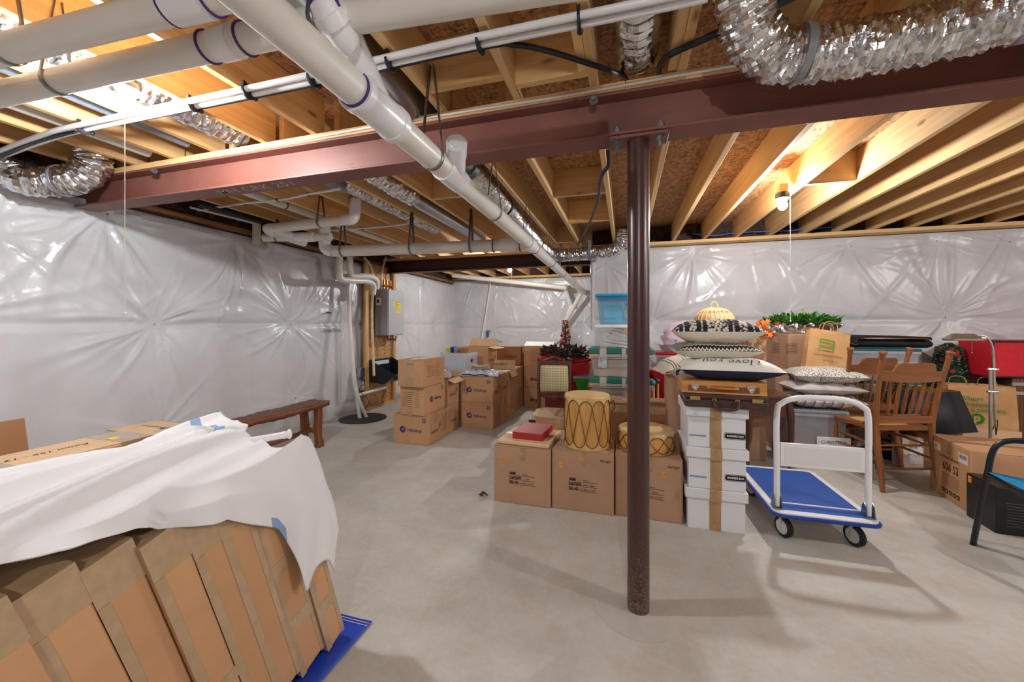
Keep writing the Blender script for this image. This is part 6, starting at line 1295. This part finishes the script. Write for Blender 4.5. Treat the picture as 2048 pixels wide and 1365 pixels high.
# clear totes with teal lids and rolled blankets
M_teal = plain('teal_lid', c(24, 92, 100), .35)
o0, dm0 = tote('storage_tote', 'lower grey-sided tote behind the oak chairs', 1702, 1846, 765, 0, 4.98, .42, clearmat('milky_tote', c(196, 198, 200), .8), M_teal, .02, 0, inset=.02)
z_ = dm0[2]+.001; XT = o0.location.x
obj('paper_label', MB().box((-.02, -.218, .33), (.16, -.2, .58)), M_paper, o0)
text(o0, 'Christmas', .045, (.07, -.22, .5), (1, 0, 0), (0, 0, 1), M_ink); obj('sticker', MB().box((-.0, -.2205, .43), (.03, -.2185, .47)), M_orange, o0)
o1, dm1 = tote('storage_tote', 'clear tote with teal lid holding pink cloth, under blankets', 1690, 1845, 698, 0, 4.98, .42, M_ctw, M_teal, .025, z_, inset=.02)
for x in (-.45,): obj('lid_clip', MB().box((-dm1[0]/2-.012, -.08, dm1[2]-.06), (-dm1[0]/2+.03, -.215, dm1[2]-.0)), M_red, o1, bevel=.004)
for nm, lab, x, w, m in (('pink_contents', 'pink folded cloth seen through the teal-lidded tote', -.12, .3, plain('magenta', c(190, 60, 110), .6, 0, .2, 8)), ('white_contents', 'white folded cloth seen through the teal-lidded tote', .22, .2, M_paper)):
    q = tag(obj(nm, MB().box((-w/2, -.15, 0), (w/2, .15, .2)), m, bevel=.04), lab, 'cloth'); place(q, (XT+x, 5.17, z_+.014))
zbk = z_+dm1[2]+.001
M_blk = plain('dark_blanket', c(26, 28, 34), .9, 0, .2, 30, .3, 90); M_trim = plain('brown_blanket_trim', c(112, 66, 40), .9, 0, .15, 30, .3, 90)
bl = thing('rolled_blanket', 'dark blanket with brown edge folded on the teal lid', 'blanket', (XT-.01, 5.17, zbk))
def roll(off, m, nm, z0, r0): 
    b = MB(); pts = [(-.40, .0), (-.43, .03), (-.42, .065), (-.36, .09), (-.30, .075), (-.27, .04), (-.24, .03), (-.215, .06), (-.20, .09), (-.1, .105), (.15, .10), (.36, .095), (.40, .085)]
    sp_ = spline([(x, 0, z+off) for x, z in pts], 6); vs = []; fs = []
    for p in sp_: vs += [(p.x, -.17-.003*(off > 0), p.z), (p.x, .17, p.z)]
    for i in range(len(sp_)-1): fs.append((2*i, 2*i+1, 2*i+3, 2*i+2))
    b._add(vs, fs); return obj(nm, b, m, bl, solid=.016)
roll(.012, M_trim, 'blanket_trim', 0, 0); roll(.024, M_blk, 'blanket_cloth', 0, 0)
b = MB(); b.tube([(-.38, 0, .05), (.43, 0, .05)], .058, 16, flat=.8); b.v = [(x, y*2.4, z) for x, y, z in b.v]; obj('blanket_roll', b, M_blk, bl)
# topiary trees
def topiary(lab, px, Y, r0, r1, z0, z1, seed):
    o = thing('topiary_tree', lab, 'tree', (AY(px, 760, Y).x, Y, 0), 0, 'cone topiaries')
    obj('pot', MB().lathe([(.08, 0), (.11, .16), (.0, .16)], (0, 0, 0), 24, cap=False), M_black, o); b = MB(); b.tube([(0, 0, .15), (0, 0, z0+.1)], .02, 10); obj('stem', b, M_walnut, o)
    obj('inner_form', MB().lathe([(r0*.9, z0), (r0*.93, z0+.05), (r1*.9, z1-.04), (0, z1)], (0, 0, 0), 24), plain('topiary_core', c(26, 44, 30), .8), o)
    rg = np.random.default_rng(seed); b = MB()
    for k in range(2600):
        q = rg.random(); z = z0+(z1-z0)*q; r = r0+(r1-r0)*q; r *= 1 if q < .93 else (1-(q-.93)/.07*.8); a = rg.uniform(0, 6.28); n_ = Vector((cos(a), sin(a), .3)); p0 = Vector((r*cos(a), r*sin(a), z)); dv = (n_+Vector(rg.normal(0, .6, 3))).normalized(); u = dv.orthogonal().normalized(); s = rg.uniform(.012, .02)
        b.m(0 if rg.random() < .8 else 1)._add([p0-u*s*.6, p0+dv*s, p0+u*s*.6, p0-dv*s*.3], [(0, 1, 2, 3)])
    q = obj('foliage', b, [plain('box_green', c(36, 72, 48), .35, 0, .3, 40), plain('box_pale', c(120, 150, 130), .4, 0, .2, 40)], o, sharp=180); q['kind'] = 'stuff'
    rg = np.random.default_rng(seed+1)
    for k in range(9):
        q = rg.uniform(.08, .92); z = z0+(z1-z0)*q; r = r0+(r1-r0)*q+.012; a = rg.uniform(pi*1.05, 1.95*pi); b = MB()
        for j in range(6): t0 = j*pi/3; e = Vector((-sin(a), cos(a), 0)); p = Vector((r*cos(a), r*sin(a), z)); d_ = e*cos(t0)+Vector((0, 0, 1))*sin(t0); w = e*-sin(t0)+Vector((0, 0, 1))*cos(t0); nn = Vector((cos(a), sin(a), 0))*.008; b._add([p, p+d_*.014+w*.007+nn, p+d_*.028, p+d_*.014-w*.007+nn], [(0, 1, 2, 3)])
        obj('red_flower', b, plain('flower_red', c(150, 30, 34), .5), o, sharp=180)
    return o
topiary('cone topiary with red flowers standing behind the black lampshade', 1897, 5.34, .19, .085, .42, 1.13, 3)
topiary('cone topiary glimpsed between the oak chair spindles', 1782, 4.74, .15, .07, .3, .96, 7)
# black lampshade, blue and tan box
o = thing('lampshade', 'black square lampshade lined in gold behind the oak chair', 'lampshade', (AY(1845, 830, 4.62).x, 4.62, .36), R(28))
def frust(b, a0, a1, z0, z1): b._add([(-a0, -a0, z0), (a0, -a0, z0), (a0, a0, z0), (-a0, a0, z0), (-a1, -a1, z1), (a1, -a1, z1), (a1, a1, z1), (-a1, a1, z1)], [(0, 1, 5, 4), (1, 2, 6, 5), (2, 3, 7, 6), (3, 0, 4, 7)])
b = MB(); frust(b, .25, .17, 0, .36); obj('shade', b, plain('black_linen', c(30, 32, 40), .6, 0, .1, 30, .2, 200), o, solid=.004); b = MB(); frust(b, .245, .165, 0, .362); obj('gold_lining', b, plain('gold_foil', c(196, 160, 50), .3, .6), o)
q, dq = fcart('carton', 'tan and blue product carton behind the black lampshade', 1816, 1866, 795, 4.79, .16, 0, mat=M_cardl); patch(q, dq, 'front', 0, dq[2]-.27, dq[0], .12, plain('product_blue', c(40, 90, 180), .5), 'blue_band'); btext(q, dq, 'front', .05, dq[2]-.28, 'VAN', .06, M_paper, 'printed_lettering', bold=.002)
carton('carton', 'carton supporting the black lampshade', 'cardboard box', (AY(1845, 830, 4.62).x+.02, 4.62, 0), (.3, .3, .358), 0, M_carddk)
# grocery bag, lamp, red storage bag, crate
YG = 4.95
q_, dq = fcart('carton', 'low carton supporting the grocery bag behind the lamp', 1925, 2045, 862, YG-.05, .25, 0, mat=M_cardl)
gb = paperbag('grocery_bag', 'brown grocery bag with green slogan behind the lamp', (AY(1975, 820, YG).x, YG+.14, dq[2]+.002), (.50, .22, .42), R(-6), M_kraft, False)
for i, s in enumerate(('Where', 'shopping', 'is a pleasure.')): text(gb, s, .062, (-.09+.05*i, -.122, .29-.055*i), (1, 0, 0), (0, 0, 1), M_green_ink, 'printed_lettering')
b = MB(); M_ = frame((-.05, -.119, .09), (1, 0, 0), (0, 0, 1)); b.lathe([(.055, 0), (.055, .003), (0, .003)], (0, 0, 0), 28, cap=False); b.v = [tuple(M_ @ Vector(p)) for p in b.v]; obj('round_logo', b, M_green_ink, gb); text(gb, 'p', .1, (-.05, -.124, .1), (1, 0, 0), (0, 0, 1), M_kraft, 'logo_letter', bold=.004)
for sx in (-.17, .05): b = MB(); b.tube(spline([(sx, .07, .4), (sx+.03, .08, .48), (sx+.12, .08, .48), (sx+.15, .07, .4)], 5), .008, 6, flat=.4); obj('paper_handle', b, M_kraft, gb)
fl_ = thing('floor_lamp', 'brushed metal reading lamp with hexagonal shade and pull chain', 'lamp', (AY(1981, 800, 4.3).x, 4.3, 0))
LX = lambda px, y: AY(px, y, 4.3).x-fl_.location.x
LZ = lambda y: zat(1980, y, 4.3)
obj('lamp_base', MB().lathe([(.14, 0), (.14, .012), (.03, .03), (.02, .05), (0, .05)], (0, 0, 0), 32, cap=False), M_chrome, fl_)
b = MB(); b.tube([(0, 0, .04), (0, 0, LZ(740))], .011, 12); obj('lower_pole', b, M_chrome, fl_)
xh = LX(1988, 720)
b = MB(); b.tube(spline([(xh+.008, 0, LZ(853)), (xh, 0, LZ(740)), (xh-.004, 0, LZ(715)), (xh-.012, 0, LZ(692)), (xh-.045, 0, LZ(676)), (xh-.09, 0, LZ(671)), (xh-.13, 0, LZ(671))], 8), .008, 12); obj('upper_arm', b, M_chrome, fl_)
for y in (739, 784): b = MB(); b.tube([(-.02, 0, LZ(y)), (xh+.025, 0, LZ(y))], .011, 10); b.ball((xh+.02, 0, LZ(y)), .014, 10, 6); obj('clamp', b, M_chrome, fl_)
b = MB(); hx = LX(1930, 670); hz = LZ(678); ring0 = [(-.15, 0), (-.11, -.075), (.07, -.075), (.12, 0), (.07, .075), (-.11, .075)]; ring1 = [(-.09, 0), (-.07, -.035), (.04, -.035), (.06, 0), (.04, .035), (-.07, .035)]
b._add([(hx+x, y, hz-.018) for x, y in ring0]+[(hx+x, y, hz) for x, y in ring0]+[(hx+x, y, hz+.042) for x, y in ring1], [(i, (i+1) % 6, 6+(i+1) % 6, 6+i) for i in range(6)]+[(6+i, 6+(i+1) % 6, 12+(i+1) % 6, 12+i) for i in range(6)]+[(12, 13, 14, 15, 16, 17)]); obj('shade', b, M_chrome, fl_, solid=.002)
b = MB(); b.tube([(hx+.0, 0, hz+.002), (hx+.13, 0, hz+.004)], .018, 14); obj('socket', b, M_chrome, fl_)
b = MB(); b.tube([(hx+.04, -.01, hz-.012), (hx+.04, -.01, hz-.12)], .0015, 6); b.ball((hx+.04, -.01, hz-.12), .006, 8, 6); obj('pull_chain', b, M_chrome, fl_)
b = MB(); b.tube(spline([(xh+.01, 0, LZ(850)), (xh+.02, .01, LZ(870)), (xh+.05, .05, .5), (xh+.1, .3, .02)], 6), .0035, 6); obj('cord', b, M_cable, fl_)
cr = thing('wicker_crate', 'brown ribbed crate with metal bands under the red bag', 'crate', (AY(2015, 820, 5.1).x+.3, 5.25, 0))
obj('crate_body', MB().box((-.3, -.2, .0), (.3, .2, .80)), stripes('ribbed_brown', 'X', 12, [(0, c(120, 76, 44)), (.5, c(90, 54, 30))]), cr, bevel=.004)
for z in (.64, .73): obj('metal_band', MB().box((-.303, -.203, z), (.303, .203, z+.03)), M_galv, cr)
rb = thing('red_storage_bag', 'red fabric storage bag with black piping on the crate', 'storage bag', (AY(1972, 745, 5.1).x+.455, 5.25, .802), R(2))
obj('bag_body', MB().box((-.46, -.2, .0), (.46, .2, .37)), M_redf, rb, bevel=.02)
for x in (-.455, -.20): b = MB(); b.tube([(x, -.203, .01), (x, -.203, .365)], .009, 8); obj('piping', b, M_black, rb)
for z in (.012, .362): b = MB(); b.tube([(-.455, -.203, z), (.455, -.203, z)], .009, 8); obj('piping', b, M_black, rb)
# white storage boxes under the chairs
q_, dq = fcart('carton', 'white labelled carton beneath the oak chairs', 1808, 1862, 868, 4.65, .3, 0, mat=plain('pale_board', c(206, 202, 198), .6, 0, .04)) if False else (None, None)
for lab, x0, x1, y0, Y in (('pale labelled carton seen under the oak chair seat', 1806, 1848, 876, 4.42), ):
    o, dm = fcart('carton', lab, x0, x1, y0, Y, .16, 0, mat=plain('pale_board', c(200, 190, 180), .6, 0, .04)); patch(o, dm, 'front', .02, dm[2]*.55, dm[0]*.6, dm[2]*.7, M_paper, 'paper_label'); btext(o, dm, 'front', .02, dm[2]*.75, 'LIVING', .035, M_ink); btext(o, dm, 'front', .02, dm[2]*.45, 'MOUNTS', .03, M_ink)
# ================================================================ big lettered carton, black carton, black armchair
tv = carton('speaker_carton', 'big carton with thin printed numerals beside the black armchair', 'cardboard box', (2.345+.565, 3.655+.0, 0), (1.12, .50, .445), R(-8), M_card)
dv = (1.12, .49, .445); 
btext(tv, dv, 'left', .02, .245, '606 S2', .085, M_ink, 'printed_lettering', sx=.85); btext(tv, dv, 'left', .0, .315, 'BOWERS & WILKINS', .026, M_ink, 'printed_lettering'); blines(tv, dv, 'left', .02, .19, .2, 8, .013, M_ink, th=.0015)
patch(tv, dv, 'left', -.155, .37, .09, .06, M_paper, 'shipping_label'); patch(tv, dv, 'left', -.16, .37, .018, .03, M_orange, 'sticker', e=.002); patch(tv, dv, 'left', .165, .365, .10, .07, M_paper, 'barcode_label')
for k in range(9): 
    org = face(dv, 'left', .128+.009*k, .375, 0); M_ = frame(*org); b = MB(); b.box((-.002, -.015, .001), (.002, .015, .0016), M_); obj('bar_line', b, M_ink, tv)
for k in range(5): patch(tv, dv, 'left', -.07+.045*k, .06, .034, .03, M_ink, 'care_symbol'); patch(tv, dv, 'left', -.07+.045*k, .06, .014, .014, M_card, 'symbol_mark', e=.0016)
bk_ = carton('black_carton', 'black printed carton under the blue armchair seat', 'cardboard box', (2.275+.30, 3.325, 0), (.60, .25, .30), R(-4), plain('black_board', c(26, 26, 28), .4, 0, .15, 8), tape=False)
db = (.60, .25, .30); btext(bk_, db, 'front', .02, .20, 'W9', .055, M_paper, 'printed_lettering', bold=.001)
blines(bk_, db, 'front', .08, .17, .2, 3, .014, plain('grey_ink', c(150, 150, 156), .6), th=.002); blines(bk_, db, 'front', -.18, .2, .14, 9, .018, MC['grey_ink'], th=.0012); patch(bk_, db, 'front', .0, .11, .014, .014, M_bumper, 'blue_dot')
for k in range(3): patch(bk_, db, 'front', .0+.05*k, .085, .024, .008, MC['grey_ink'], 'care_symbol')
patch(bk_, db, 'left', -.09, .265, .03, .045, M_orange, 'sticker', e=.002)
ac = thing('patio_armchair', 'black tube armchair with bright blue sling seat', 'armchair', (2.02, 3.02, 0), R(-8))
M_af = plain('black_powder', c(26, 27, 30), .35, 0, .1, 40, .1, 200)
def bar(nm, pts, w=.022):
    b = MB(); b.tube(spline(pts, 8), w, 12, flat=.55); return obj(nm, b, M_af, ac)
for yy in (0, -.56):
    bar('front_leg_and_arm', [(0, yy, 0), (.03, yy, .22), (.062, yy, .44), (.078, yy, .55), (.10, yy, .61), (.15, yy, .645), (.25, yy, .652), (.45, yy, .645), (.58, yy, .62)], .024)
    bar('seat_rail', [(.06, yy-.012*(1 if yy == 0 else -1), .437), (.3, yy, .415), (.55, yy, .385)], .017)
    bar('rear_leg', [(.50, yy, .39), (.58, yy, .2), (.66, yy, 0)], .02); bar('back_rail', [(.53, yy, .38), (.60, yy, .7), (.70, yy, 1.0)], .018)
bar('seat_front_rail', [(.06, 0, .437), (.05, -.28, .425), (.06, -.56, .437)], .017); bar('top_rail', [(.70, 0, 1.0), (.71, -.28, 1.01), (.70, -.56, 1.0)], .018)
M_sling = plain('blue_sling', c(18, 140, 200), .6, 0, .08, 40, .3, 260, .001)
obj('sling_seat', MB().grid(lambda a, e: (.055+.48*e, -.01-.54*a, .452-.055*e-.018*sin(pi*a)*sin(pi*e)**.5), 14, 14), M_sling, ac, solid=.005)
obj('sling_back', MB().grid(lambda a, e: (.55+.15*e, -.01-.54*a, .43+.55*e), 8, 8), M_sling, ac, solid=.005)
# a dead leaf on the concrete
lf = MB()
def leaff(a, e): 
    u, v_ = 2*a-1, 2*e-1; r = (1-abs(u)**2)**.5; return (.035*u, .022*v_*r+.008*sin(4*u), .004+.018*abs(v_)*r+.006*sin(5*u+2*v_)+.008)
o = tag(obj('dry_leaf', lf.grid(leaff, 12, 10), plain('dry_leaf_brown', c(96, 72, 48), .8, 0, .3, 60), solid=.001), 'curled dry brown leaf on the bare concrete', 'leaf'); place(o, G(966, 994, 0), .4)
